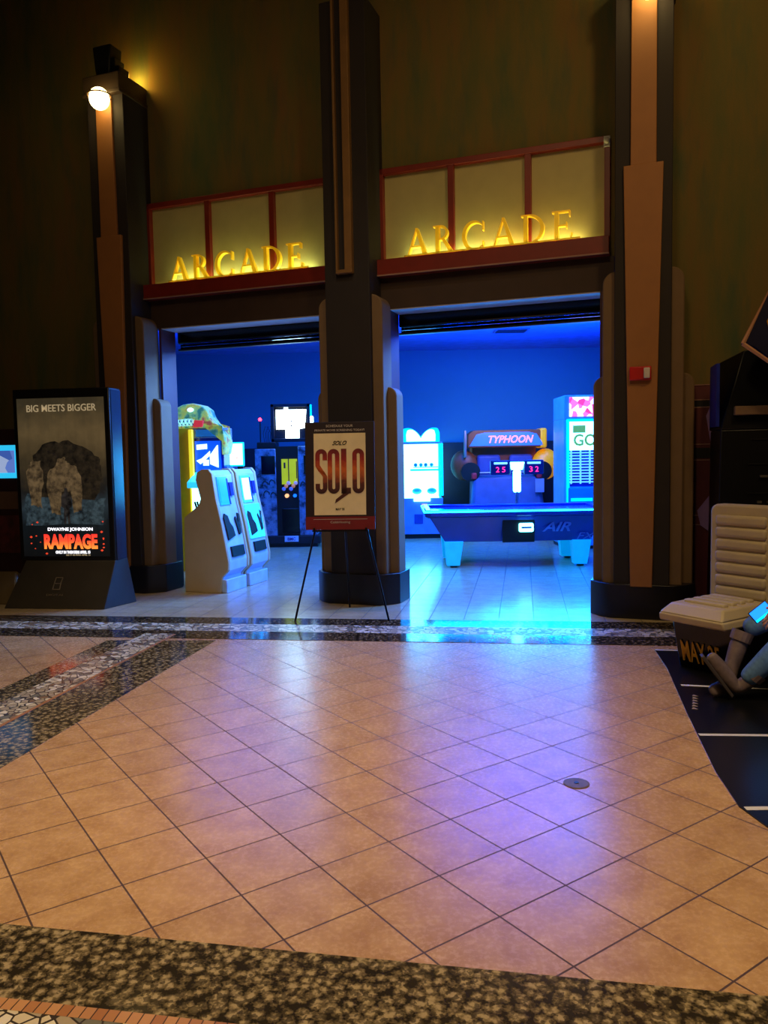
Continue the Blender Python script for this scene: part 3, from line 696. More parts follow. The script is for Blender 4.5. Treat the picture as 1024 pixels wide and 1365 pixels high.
MB().ball((-.03, .01, .25), .03, 12, 8, sx=1.6).build('eye', M_wl, tp, smooth=True)

# white info monitor
t = thing('display_monitor', 'bright white monitor on a post between the yellow cabinet and grey machine', 'monitor', (-2.03, 11.2, 0))
MB().box(-.23, .06, .02, .06, 1.46, 1.80).build('monitor_frame', M_cyan, t, bev=.01)
ms = MB().box(-.21, .04, .0, .02, 1.48, 1.78).build('screen', M_case, t)
MB().ball((-.09, -.002, 1.64), .018, 8, 6, sy=.2).ball((-.04, -.002, 1.58), .022, 8, 6, sy=.2).build('screen_shape', mat('pale pink print', (240, 190, 160), .5, emit=(240, 190, 150), estr=1.2), ms)
MB().box(-.04, .04, .03, .08, .03, 1.46).build('post', M_dark, t)
MB().box(-.08, .14, -.12, .22, 0, .03).build('base', M_dark, t, bev=.01)
# narrow red topped machine between
t = thing('token_machine', 'narrow dark machine with a pink light bar beside the white monitor', 'arcade machine', (-2.40, 11.9, 0))
MB().box(-.16, .16, .0, .4, 0, 1.72).build('cabinet', M_navy, t, bev=.01)
MB().box(-.15, .15, -.02, .0, 1.66, 1.70).build('light_bar', mat('pink light bar', (255, 120, 160), .4, emit=(255, 90, 140), estr=3), t)
MB().box(-.14, .14, -.01, .0, 1.5, 1.65).build('red_panel', mat('red print panel', (130, 10, 60), .4, emit=(120, 0, 60), estr=.3), t)
MB().box(-.14, .14, -.02, .0, 1.28, 1.44).build('cyan_panel', M_kglow, t)

# ------------------------------------------------------------------ grey crane machine with lit sign
def grunge():
    t = NT('grey distressed metal print', .55); g = t.n('NewGeometry'); n = t.n('TexNoise', Scale=7.0, Detail=8.0, Roughness=.7); t.l(g.outputs['Position'], n.inputs[0])
    c = t.ramp(n.outputs[0], [(.40, (40, 48, 60)), (.48, (104, 116, 134)), (.62, (140, 152, 172))]); t.l(c, t.b.inputs['Base Color']); return t.m
gm = thing('bunker_crane_machine', 'grey military style prize machine with a lit sign board on top', 'arcade machine', (-1.70, 13.75, 0))
MB().box(-.53, -.17, .0, .7, .20, 1.72).build('side_cabinet', grunge(), gm, bev=.01)
MB().box(.22, .53, .0, .7, .20, 1.76).build('side_cabinet', MATS['grey distressed metal print'], gm, bev=.01)
MB().box(-.17, .22, .04, .7, .20, 1.76).build('centre_bay', M_black, gm)
MB().box(-.55, .58, -.04, .72, .06, .20).build('base', M_dark, gm, bev=.01)
MB().box(-.50, .53, .0, .68, 0, .06).build('plinth', M_black, gm)
pl = MB().box(-.04, .20, -.055, -.04, .10, .20).build('name_plate', mat('white name plate', (210, 215, 225), .5), gm)
text('plate_text', 'BMC', M_navy, pl, (.08, -.058, .12), .055, .14, .003, bold=.03)
MB().box(-.50, -.17, .08, .5, 1.72, 1.84).build('roof_box', M_black, gm, bev=.01)
for x0, n_ in ((-.42, 0), (.32, 1)):
    w = MB().box(x0, x0+.24, -.012, .0, 1.28, 1.60).build('window', M_blackg, gm, bev=.01)
    if n_: 
        c = MB().box(x0+.10, x0+.13, -.03, -.012, 1.36, 1.52).box(x0+.05, x0+.18, -.03, -.012, 1.42, 1.45); c.build('cross_light', mat('white cross light', (230, 250, 255), .4, emit=(200, 240, 255), estr=2), w)
MB().box(-.07, .20, .0, .04, 1.10, 1.54).build('prize_window', mat('yellow green lit prizes', (170, 180, 20), .4, emit=(170, 180, 0), estr=.8), gm)
MB().box(.045, .062, -.01, .0, 1.10, 1.54).box(.185, .20, -.01, .0, 1.2, 1.5).box(-.03, .0, -.01, .0, 1.38, 1.48).build('window_divider', M_dark, gm)
for k in range(6):
    MB().ball((-.04+k*.042, .0, 1.02+.05*(k % 3)), .035, 10, 8).build('toy', mat('toy %d' % (k % 3), ((90, 120, 220), (240, 150, 90), (200, 170, 200))[k % 3], .6, emit=((90, 120, 220), (240, 150, 90), (200, 170, 200))[k % 3], estr=.3), gm, smooth=True)
MB().tube([(.01, .04, .90), (.01, -.01, .90)], .035, 16).build('joystick_light', mat('amber lamp', (255, 190, 100), .4, emit=(255, 170, 90), estr=1.5), gm)
MB().tube([(.15, .04, .90), (.15, -.01, .90)], .03, 16).build('button_light', mat('blue lamp', (40, 120, 255), .4, emit=(20, 110, 255), estr=1.5), gm)
MB().box(-.08, .22, .0, .05, .26, .68).build('prize_door', M_blackg, gm, bev=.01)
# dark spray marks on left and right doors
mk = MB()
for (cx, cz, sc) in ((-.36, 1.10, 1), (-.24, 1.12, 1), (-.34, .93, 1), (-.22, .90, 1), (.30, 1.08, .9), (.42, 1.08, .9)):
    pts = [(cx+.05*sc*math.cos(a*.6), -.004, cz+.07*sc*math.sin(a*.6)*(1 if a % 2 else .8)) for a in range(7)]
    mk.tube(pts, .010, 6)
mk.build('stencil_mark', M_black, gm)
fr = MB().box(-.25, .44, .10, .22, 1.84, 1.90).box(-.25, -.19, .10, .22, 1.84, 2.50).box(.38, .44, .10, .22, 1.84, 2.50).box(-.25, .44, .10, .22, 2.44, 2.50)
fr.box(-.20, .40, .16, .20, 1.88, 2.46).build('sign_frame', M_dark, gm, bev=.01)
M_hot = mat('white hot sign panel', (255, 255, 255), .5, emit=(225, 250, 255), estr=5)
sp_ = MB().prism([(-.16, 2.06), (.0, 2.06), (.0, 1.90), (-.05, 1.87), (.30, 1.87), (.24, 1.90), (.24, 2.06), (.34, 2.08), (.37, 2.40), (.05, 2.40), (.05, 2.44), (-.02, 2.44), (-.02, 2.40), (-.16, 2.40)], .13, .16, 'y').build('sign_panel', M_hot, gm)
MB().ball((.11, .125, 2.20), .014, 8, 6, sy=.4).ball((.11, .125, 2.12), .016, 8, 6, sy=.4).build('sign_mark', M_dark, sp_)
MB().box(.44, .47, .08, .12, 1.92, 2.48).build('side_tube', M_cyan, gm, bev=.005)
MB().box(.44, .50, .06, .10, 2.14, 2.28).build('side_lamp', M_hot, gm, bev=.02)
an = MB().tube([(-.45, .2, 1.84), (-.45, .2, 2.22)], .012, 8); an.build('antenna', M_dark, gm)
MB().ball((-.45, .2, 2.24), .03, 12, 8).build('beacon', mat('red beacon', (255, 60, 60), .4, emit=(255, 40, 60), estr=12), gm, smooth=True)
mb = MB()
for k in range(5): mb.tube([(-.38+.03*k, .2, 1.84), (-.40+.045*k, .2, 2.0), (-.36+.03*((k*2) % 5), .2, 2.12)], .005, 6)
mb.build('wire_coil', M_dark, gm)
light('sign_glow', 'AREA', (-1.60, 13.7, 2.15), 14, (.3, .7, 1), .5, .5, target=(-1.6, 10, 1.0))

# ------------------------------------------------------------------ easel with movie sign
es = thing('easel', 'thin black folding tripod easel standing before the middle pillar', 'easel', (-.42, 7.55, 0), R(-4))
M_em = mat('black easel metal', (20, 22, 34), .35, metal=.5)
for sx in (-1, 1):
    MB().tube([(sx*.455, -.06, .0), (sx*.24, .03, .92), (sx*.04, .12, 1.75)], .010, 8).build('leg', M_em, es, smooth=True)
MB().tube([(0, .62, .0), (.0, .14, 1.72)], .010, 8).build('leg', M_em, es, smooth=True)
MB().box(-.27, .27, -.035, .02, .862, .878).build('shelf', M_em, es)
for sx in (-1, 1): MB().box(sx*.25-.01, sx*.25+.01, -.045, -.035, .862, .90).build('clip', M_em, es)
sg = thing('movie_sign', 'dark sign board with a cream and red SOLO poster resting on the easel', 'sign', (-.42, 7.53, .88), R(-4))
tilt = R(-5)
def lean(o): o.rotation_euler = (tilt, 0, 0); return o
M_brd = mat('dark plum sign board', (36, 22, 36), .5)
bd = lean(MB().box(-.335, .335, -.0, .018, 0, 1.035).build('board', M_brd, sg, bev=.003))
bb = MB().box(-.335, .335, -.003, .0, 0, .125).build('board_foot', mat('crimson sign foot', (120, 24, 34), .5), bd, label='crimson band')
M_crm = mat('cream poster paper', (240, 222, 182), .6, var=.06, vscale=9)
po = MB().box(-.25, .25, -.005, .0, .14, .925).build('poster', M_crm, bd)
M_wt = mat('white print', (200, 190, 185), .6); M_tan = mat('tan print', (200, 150, 120), .6)
text('headline', 'SCHEDULE YOUR', M_wt, bd, (0, -.003, .985), .022, .26, .003, bold=.01)
text('headline', 'PRIVATE MOVIE SCREENING TODAY!', M_wt, bd, (0, -.003, .945), .020, .48, .003, bold=.01)
MB().box(-.26, .26, -.005, -.003, .098, .102).build('rule', M_wt, bd)
text('footer', 'CobbHosting', M_wt, bd, (0, -.005, .055), .028, .19, .003)
def solo_grad():
    t = NT('sunset gradient print', .6); tc = t.n('TexCoord'); sx = t.n('SeparateXYZ'); t.l(tc.outputs['Object'], sx.inputs[0])
    f = t.math('DIVIDE', sx.outputs[2], .43); n = t.n('TexNoise', Scale=22.0, Detail=4.0); t.l(tc.outputs['Object'], n.inputs[0])
    f2 = t.math('ADD', f, t.math('MULTIPLY', t.math('SUBTRACT', n.outputs[0], .5), .35))
    c = t.ramp(f2, [(.0, (52, 20, 30)), (.25, (96, 36, 32)), (.42, (190, 92, 44)), (.55, (214, 100, 40)), (.75, (160, 30, 32)), (1, (110, 26, 34))])
    t.l(c, t.b.inputs['Base Color']); return t.m
M_sg = solo_grad()
def stadium(cx, w, z0, z1, t_, which):
    q = []; r_ = w/2; ri = r_-t_
    def P(a, rr_, zc): return (cx+rr_*math.cos(R(a)), zc+rr_*1.0*math.sin(R(a)))
    def arc_(a0, a1, zc):
        for k in range(10):
            a, b = a0+(a1-a0)*k/10, a0+(a1-a0)*(k+1)/10; q.append([P(a, ri, zc), P(a, r_, zc), P(b, r_, zc), P(b, ri, zc)])
    zt, zb, zm = z1-r_, z0+r_, (z0+z1)/2
    if which == 'O':
        arc_(0, 180, zt); arc_(180, 360, zb)
        for sg_ in (-1, 1): q.append([(cx+sg_*ri, zb), (cx+sg_*r_, zb), (cx+sg_*r_, zt), (cx+sg_*ri, zt)])
    elif which == 'L':
        q.append([(cx-r_, z0), (cx-r_+t_*1.2, z0), (cx-r_+t_*1.2, z1), (cx-r_, z1)]); q.append([(cx-r_, z0), (cx+r_, z0), (cx+r_, z0+t_*1.3), (cx-r_, z0+t_*1.3)])
    else:
        arc_(0, 180, zt); arc_(180, 360, zb)
        q.append([(cx-r_, zm+.05), (cx-ri, zm+.05), (cx-ri, zt), (cx-r_, zt)]); q.append([(cx+ri, zt-.05), (cx+r_, zt-.05), (cx+r_, zt), (cx+ri, zt)])
        q.append([(cx+ri, zb), (cx+r_, zb), (cx+r_, zm-.05), (cx+ri, zm-.05)]); q.append([(cx-r_, zb), (cx-ri, zb), (cx-ri, zb+.04), (cx-r_, zb+.04)])
        q.append([(cx-r_, zm+.05), (cx-r_+.03, zm-.0), (cx+r_, zm-.05), (cx+r_-.03, zm+.0)]); q.append([(cx-r_, zm+.05), (cx+ri-.0, zm-.05), (cx+r_, zm-.05), (cx-ri, zm+.06)])
    return q
for k, ch in enumerate('SOLO'):
    mb = MB()
    for q in stadium(0, .114 if ch != 'L' else .092, 0, .43, .043, ch): mb.prism(q, -.0015, .0015, 'y')
    o = mb.build('poster_title', M_sg, po); o.location = (-.178+k*.119, -.0075, .345)
text('poster_logo', 'SOLO', M_black, po, (0, -.007, .81), .042, .14, .003, shear=.5, bold=.02)
text('poster_date', 'MAY 25', M_black, po, (0, -.007, .185), .022, .085, .003, bold=.02)
MB().prism([(-.05, .25), (-.02, .27), (.09, .345), (.03, .345), (-.04, .29)], -.008, -.005, 'y').build('poster_streak', mat('dark brown print', (80, 36, 30), .6), po)

# ------------------------------------------------------------------ tall digital movie display
ds = thing('movie_display', 'tall black lit movie display reading RAMPAGE before the left pillar', 'display', (-3.45, 8.55, 0), R(-8))
M_ds = mat('black display housing', (16, 15, 17), .35)
MB().box(-.565, .545, -.0, .26, .50, 2.36).build('housing', M_ds, ds, bev=.012)
MB().box(.545, .552, .03, .25, .50, 2.34).build('side_panel', mat('glossy side panel', (40, 44, 60), .2), ds)
MB().hexa([(-.66, -.20, 0), (.49, -.20, 0), (.64, .26, 0), (-.62, .26, 0)], [(-.50, .0, .50), (.545, .0, .50), (.552, .26, .50), (-.50, .26, .50)]).build('base', mat('dark grey base', (58, 52, 44), .45), ds, bev=.006)
def rampart():
    t = NT('hazy ruined city print', .5); tc = t.n('TexCoord'); sx = t.n('SeparateXYZ'); t.l(tc.outputs['Object'], sx.inputs[0])
    n = t.n('TexNoise', Scale=3.2, Detail=9.0, Roughness=.62); t.l(tc.outputs['Object'], n.inputs[0])
    z = t.math('DIVIDE', t.math('SUBTRACT', sx.outputs[2], .53), 1.72)
    f = t.math('ADD', z, t.math('MULTIPLY', t.math('SUBTRACT', n.outputs[0], .5), .38))
    c = t.ramp(f, [(.0, (10, 14, 18)), (.22, (16, 26, 32)), (.32, (50, 66, 76)), (.45, (30, 30, 30)), (.62, (78, 66, 44)), (.8, (112, 94, 62)), (.98, (70, 62, 44))])
    mp = t.n('Mapping'); mp.inputs[3].default_value = (14, 1, 1.2); t.l(tc.outputs['Object'], mp.inputs[0])
    n2 = t.n('TexNoise', Scale=1.0, Detail=5.0); t.l(mp.outputs[0], n2.inputs[0])
    c2 = t.mix(t.math('MULTIPLY', n2.outputs[0], .5), c, (20, 18, 14)); 
    t.l(c2, t.b.inputs['Base Color']); t.l(c2, t.b.inputs['Emission Color']); t.b.inputs['Emission Strength'].default_value = .62
    t.b.inputs['Base Color'].default_value = (0, 0, 0, 1); return t.m
sc = MB().box(-.515, .485, -.008, .0, .545, 2.26).build('screen', rampart(), ds)
M_off = mat('pale screen text', (200, 180, 140), .5, emit=(200, 180, 140), estr=.5)
M_wht = mat('white screen text', (255, 255, 255), .5, emit=(245, 245, 255), estr=1.6)
def redfade():
    t = NT('red orange title glow', .5); tc = t.n('TexCoord'); sx = t.n('SeparateXYZ'); t.l(tc.outputs['Object'], sx.inputs[0])
    c = t.ramp(t.math('DIVIDE', sx.outputs[1], .18), [(0, (255, 140, 50)), (.5, (250, 70, 40)), (1, (225, 30, 35))]); t.l(c, t.b.inputs['Emission Color']); t.b.inputs['Emission Strength'].default_value = 1.5
    t.b.inputs['Base Color'].default_value = (.5, .1, .05, 1); return t.m
text('tagline', 'BIG MEETS BIGGER', M_off, sc, (0.0, -.010, 2.115), .075, .80, .004, bold=.005)
text('title', 'RAMPAGE', redfade(), sc, (.04, -.010, .625), .165, .62, .004, bold=.045)
text('actor_name', 'DWAYNE JOHNSON', M_wht, sc, (.04, -.010, .815), .045, .52, .004, bold=.02)
text('release_line', 'ONLY IN THEATERS APRIL 13', M_wht, sc, (.06, -.010, .575), .032, .40, .004, bold=.03)
text('credit_line', 'SEE IT IN IMAX APRIL 13', M_off, sc, (.12, -.010, .552), .016, .28, .004)
# generic haze, rubble and a small standing figure in place of the poster art
def print_mat(name, a, b, e):
    t = NT(name, .6); tc = t.n('TexCoord'); n = t.n('TexNoise', Scale=13.0, Detail=7.0, Roughness=.7); t.l(tc.outputs['Object'], n.inputs[0])
    c = t.ramp(n.outputs[0], [(.38, a), (.62, b)]); t.l(c, t.b.inputs['Base Color']); t.l(c, t.b.inputs['Emission Color']); t.b.inputs['Emission Strength'].default_value = e; return t.m
M_rod = print_mat('dark rubble print', (16, 14, 12), (52, 44, 32), .5); M_roc = print_mat('brown boulder print', (52, 42, 30), (120, 100, 70), .55)
M_rob = print_mat('blue grey smoke print', (20, 30, 36), (70, 90, 100), .5); M_fig = print_mat('dark figure print', (12, 12, 14), (60, 56, 54), .5)
def rough_poly(pts, jit=.016, n=5):
    out = []
    for i, p in enumerate(pts):
        q = pts[(i+1) % len(pts)]
        for k in range(n):
            u = k/n; out.append((p[0]+(q[0]-p[0])*u+random.uniform(-jit, jit), p[1]+(q[1]-p[1])*u+random.uniform(-jit, jit)))
    return out
MB().prism(rough_poly([(-.47, .90), (.44, .90), (.45, 1.20), (.2, 1.12), (-.1, 1.16), (-.46, 1.25)], .02), -.0088, -.008, 'y').build('printed_shape', M_rob, sc)
MB().prism(rough_poly([(-.34, 1.20), (.35, 1.15), (.45, 1.40), (.42, 1.58), (.28, 1.72), (.05, 1.80), (-.20, 1.78), (-.34, 1.66)]), -.0095, -.008, 'y').build('printed_shape', M_rod, sc)
MB().prism(rough_poly([(-.16, 1.02), (-.06, 1.00), (-.04, 1.25), (.06, 1.25), (.10, 1.02), (.19, 1.05), (.20, 1.38), (.14, 1.52), (.04, 1.56), (.01, 1.62), (-.06, 1.61), (-.09, 1.54), (-.19, 1.46), (-.21, 1.25)], .008), -.0105, -.0095, 'y').build('printed_shape', M_roc, sc)
MB().prism(rough_poly([(-.40, 1.10), (-.28, 1.08), (-.24, 1.40), (-.28, 1.58), (-.36, 1.60), (-.43, 1.48)], .014), -.0105, -.0095, 'y').build('printed_shape', M_roc, sc)
MB().prism([(-.025, .90), (.0, .90), (.01, 1.02), (.022, .90), (.047, .90), (.045, 1.07), (.075, 1.09), (.07, 1.20), (.035, 1.24), (.028, 1.29), (-.004, 1.29), (-.01, 1.24), (-.045, 1.20), (-.05, 1.09), (-.02, 1.07)], -.0115, -.0105, 'y').build('printed_shape', M_fig, sc)
em = MB()
for k in range(16):
    x = random.uniform(-.48, .46); z = random.uniform(.57, .95)
    if abs(x-.04) < .34 and .62 < z < .95: x = .42 if x > 0 else -.42; 
    r = random.uniform(.006, .014); em.prism([(x-r*1.4, z), (x, z-r), (x+r*1.4, z), (x, z+r)], -.011, -.009, 'y')
em.build('ember_print', mat('ember glow', (255, 90, 50), .5, emit=(240, 70, 40), estr=.9), sc)
M_logo = mat('grey emblem print', (120, 108, 90), .5)
lg = MB()
for (a, b) in (((-.05, 0), (-.03, .13)), ((-.03, .13), (.05, .13)), ((.05, .13), (.035, .075)), ((.035, .075), (.03, .0)), ((.03, .0), (-.05, .0)), ((-.04, .065), (.04, .065))):
    lg.tube([(a[0], 0, a[1]), (b[0], 0, b[1])], .006, 6)
lo = lg.build('emblem', M_logo, ds); lo.location = (-.08, -.125, .20); lo.rotation_euler = (R(-22), 0, 0)
text('base_text', 'DIGITAL', M_logo, ds, (-.09, -.152, .135), .022, .20, .004, rot=(R(68), 0, 0))
# machine at the far left edge
lm = thing('ticket_machine', 'dark red machine with a glowing cyan screen at the left edge', 'kiosk', (-4.55, 8.95, 0), R(-8))
MB().box(-.50, .50, 0, .6, .32, 1.95).build('cabinet', mat('dark maroon cabinet', (44, 14, 16), .45), lm, bev=.01)
MB().box(-.46, .44, -.012, .0, 1.40, 1.77).build('screen', M_kglow, lm)
MB().box(-.44, .42, -.016, -.012, 1.46, 1.71).build('screen_picture', art_mat('grey blue screen art', [(90, 120, 200), (150, 170, 210), (60, 90, 170), (120, 150, 210)], 6, .9), lm)
MB().box(-.42, .45, -.014, 0, 1.05, 1.25).build('printed_label', mat('faded tan label', (90, 66, 50), .6), lm)
MB().box(-.42, .45, -.014, 0, .55, .98).build('red_print', mat('mottled dark red print', (70, 20, 20), .6, var=.6, vscale=14), lm)
MB().hexa([(-.55, -.22, 0), (.46, -.22, 0), (.50, .6, 0), (-.55, .6, 0)], [(-.5, -.02, .34), (.38, -.02, .34), (.5, .6, .34), (-.5, .6, .34)]).build('base', mat('tan base', (110, 92, 62), .5), lm, bev=.02)

# ------------------------------------------------------------------ right side standee, seat, mat
M_mat = mat('black glossy floor decal', (12, 13, 16), .28, bump=.05)
fd = thing('floor_mat', 'black floor mat with white stripes under the cream seat', 'floor mat', (0, 0, .0))
MB().prism([G(1.03, 6.47)[:2], G(1.03, 5.9)[:2], G(.97, 4.9)[:2], G(.93, 4.0)[:2], G(.94, 3.62)[:2], G(1.05, 3.30)[:2], G(4.2, 3.2)[:2], G(4.2, 6.47)[:2]], .0005, .006, 'z').build('mat_sheet', M_mat, fd)
M_ws = mat('white stripe print', (220, 216, 205), .5)
for (x0, y0, x1, y1, w) in ((2.13, 6.17, 2.6, 6.08, .02), (1.98, 5.22, 2.19, 5.17, .022), (2.3, 5.14, 3.6, 4.86, .012), (1.73, 4.29, 3.7, 4.13, .022), (1.57, 3.38, 3.4, 3.36, .024)):
    MB().prism([(x0, y0-w), (x1, y1-w), (x1, y1+w*.4), (x0, y0+w*.4)], .0062, .0072, 'z').build('stripe', M_ws, fd)
tn = MB()
for k in range(6):
    x = 1.86+.02*k; y = 4.72+.05*k; tn.prism([(x, y), (x+.035, y-.01), (x+.02, y+.03)], .0062, .0085, 'z')
tn.build('torn_edge', mat('torn paper', (150, 130, 110), .8), fd)

SA = R(-57)
st = thing('promotional_chair', 'cream ribbed vinyl chair on a black box marked MAY 25', 'chair', (2.38, 5.56, 0), SA)
M_vin = mat('cream ribbed vinyl', (200, 184, 150), .5, var=.05)
M_vind = mat('seat groove shadow line', (150, 132, 100), .6)
# local frame: x along seat width, -y the way the seat faces
SW = .235
MB().hexa([(-SW, -.12, .008), (SW, -.12, .008), (SW, .34, .008), (-SW, .34, .008)], [(-SW, -.21, .37), (SW, -.21, .37), (SW, .34, .37), (-SW, .34, .37)]).build('box', M_blackg, st, bev=.006)
def cushion():
    mb = MB()
    b = [(-SW-.04, -.31, .37), (SW+.02, -.31, .37), (SW+.02, .28, .37), (-SW-.04, .28, .37)]
    c = [(-SW-.03, -.33, .43), (SW+.01, -.33, .43), (SW+.01, .28, .43), (-SW-.03, .28, .43)]
    tp = [(-SW+.02, -.25, .50), (SW-.04, -.25, .50), (SW-.02, .28, .50), (-SW+.0, .28, .50)]
    mb.hexa(b, c); mb.hexa(c, tp); return mb
cushion().build('seat_pad', M_vin, st, bev=.015, seg=3)
for k in range(4):
    MB().box(-SW+.07, SW-.08, -.18+k*.10, -.12+k*.10, .485, .522).build('seat_rib', M_vin, st, bev=.012, seg=3)
def slab_round(w, z0, z1, y0, y1, r):
    pts = [(-w, z0), (w, z0)]
    for k in range(7): a = PI/2*k/6; pts.append((w-r+r*math.cos(a), z1-r+r*math.sin(a)))
    for k in range(7): a = PI/2+PI/2*k/6; pts.append((-w+r+r*math.cos(a), z1-r+r*math.sin(a)))
    return MB().prism(pts, y0, y1, 'y')
bk = slab_round(.255, .40, 1.18, .25, .36, .06).build('backrest', M_vin, st, bev=.02, seg=3)
for k in range(7):
    z = .50+k*.088
    MB().box(-.20, .20, .225, .27, z, z+.074).build('back_rib', M_vin, bk, bev=.022, seg=3)
M_ylw = mat('yellow print letters', (230, 170, 20), .5)
text('box_lettering', 'MAY 25', M_ylw, st, (-.035, -.140, .06), .165, .31, .004, rot=(R(104), 0, 0), bold=.015)
# long bench box the person sits on
bn = thing('display_bench', 'black bench box beside the cream seat at the right edge', 'bench', (3.12, 5.02, 0), R(-22))
MB().box(-.40, .55, -.28, .40, .008, .44).build('bench_box', M_blackg, bn, bev=.008)
MB().box(-.40, .55, -.29, .40, .44, .47).build('bench_top', mat('navy bench top', (22, 26, 50), .4), bn, bev=.01)
for sx in (-.38, .53): MB().box(sx-.02, sx+.02, -.295, -.28, .02, .44).build('corner_strip', M_navy, bn)

# backdrop structure with tilted sign
bk = thing('cockpit_backdrop', 'tall black promotional backdrop structure behind the cream seat', 'display stand', (3.72, 6.60, 0), R(-14))
M_bs = mat('black backdrop board', (14, 14, 20), .35)
MB().hexa([(-.86, -.0, 0), (1.3, -.0, 0), (1.3, .55, 0), (-.86, .55, 0)], [(-.84, .0, 1.75), (1.3, .0, 1.75), (1.3, .55, 1.75), (-.84, .55, 1.75)]).build('lower_body', M_bs, bk, bev=.01)
MB().hexa([(-.84, .0, 1.75), (1.3, .0, 1.75), (1.3, .5, 1.75), (-.86, .5, 1.75)], [(-.66, .05, 2.42), (1.3, .05, 2.62), (1.3, .45, 2.62), (-.82, .45, 2.35)]).build('upper_body', M_bs, bk, bev=.01)
MB().box(-.74, 1.3, -.07, .0, 1.87, 1.945).build('tan_ledge', mat('tan ledge', (130, 104, 84), .6), bk, bev=.006)
for z, a, b in ((1.66, -.60, 1.1), (1.45, -.62, .2), (1.2, -.62, .6), (1.0, -.62, .4)):
    MB().box(a, b, -.012, .0, z, z+.008).build('panel_seam', M_dark, bk)
bt = MB()
for k in range(14):
    x = -.55+random.random()*1.5; z = random.choice((1.58, 1.72, 1.34, 1.12)); bt.box(x, x+random.uniform(.03, .1), -.03, .0, z, z+.018)
bt.build('switch_panel', mat('grey switches', (90, 86, 84), .5), bk)
MB().box(-.872, -.845, .05, .40, 1.78, 2.32).build('blue_lit_edge', mat('blue light on backdrop edge', (20, 40, 160), .4), bk)  # blue light falling on the backdrop side, put into the colour
ts = thing('tilted_sign', 'tilted dark blue sign board with tan edge and yellow letters at right edge', 'sign', (3.51, 6.33, 2.43), R(-14))
sgn = MB().prism([(-.60, .0), (-.52, -.02), (.20, -.62), (.62, .08), (-.28, .70)], -.03, .03, 'y').build('sign_board', mat('dark blue board', (18, 20, 62), .4), ts)
ed = MB().tube([(-.60, -.035, .0), (-.28, -.035, .70), (.62, -.035, .08), (.20, -.035, -.62), (-.60, -.035, .0)], .018, 6); ed.build('edge_trim', M_tan, ts)
o = text('sign_letter', 'S', M_ylw, ts, (-.02, -.04, -.14), .55, .42, .01, bold=.04); o.rotation_euler = (PI/2, R(-32), 0)

# flat banner on the wall between pillar and backdrop
bnr = thing('wall_banner', 'maroon striped banner with a pale lightning figure beside the right pillar', 'banner', W(3.50, .425, 0), TH)
M_mar = mat('maroon banner print', (84, 22, 34), .6)
MB().box(-.30, .32, -.02, .02, .05, 2.20).build('banner_sheet', M_mar, bnr)
for z in (2.19, 2.05, 1.98, 1.63, 1.48, .95, .86):
    MB().box(-.29, .31, -.026, -.018, z, z+.008).build('pale_line', mat('pale pink line', (150, 110, 100), .6), bnr)
MB().box(-.29, .31, -.024, -.018, 1.99, 2.045).box(-.29, .31, -.024, -.018, 1.5, 1.6).build('dark_band', M_black, bnr)
M_lav = mat('lavender figure print', (150, 120, 190), .6)
MB().prism([(-.02, .80), (-.10, .86), (-.13, 1.0), (-.02, 1.15), (.02, 1.35), (-.01, 1.6), (-.06, 1.9), (-.02, 2.0), (.02, 1.85), (.07, 1.55), (.15, 1.35), (.16, 1.05), (.09, 1.15), (.06, 1.0), (.04, .80)], -.034, -.024, 'y').build('printed_figure', M_lav, bnr)

# ------------------------------------------------------------------ seated person at the right edge
def skin_chain(verts, edges, radii, name, m, parent, sub=2, root=0):
    me = bpy.data.meshes.new(name); me.from_pydata(verts, edges, []); me.materials.append(m)
    o = bpy.data.objects.new(name, me); COL.objects.link(o); o.parent = parent
    sk = o.modifiers.new('skin', 'SKIN'); sk.use_smooth_shade = True
    for i, r in enumerate(radii):
        d = me.skin_vertices[0].data[i]; d.radius = (r, r) if not isinstance(r, tuple) else r; d.use_root = (i == root)
    s = o.modifiers.new('sub', 'SUBSURF'); s.levels = sub; s.render_levels = sub
    dg = bpy.context.evaluated_depsgraph_get(); dg.update()
    m2 = bpy.data.meshes.new_from_object(o.evaluated_get(dg)); o.modifiers.clear(); o.data = m2
    for p in m2.polygons: p.use_smooth = True
    m2.materials.clear(); m2.materials.append(m)
    return o
M_skin = mat('skin', (196, 132, 104), .55, var=.05)
M_jean = mat('blue denim', (92, 130, 176), .8, var=.2, vscale=40, bump=.3)
M_boot = mat('worn grey brown boot leather', (116, 98, 96), .55, var=.25, vscale=25, bump=.3)
M_jack = mat('grey brown jacket cloth', (96, 84, 78), .85, var=.12, vscale=30)
pe = thing('person', 'person seated at the right edge in blue jeans and grey boots holding a lit phone', 'person', (0, 0, 0))
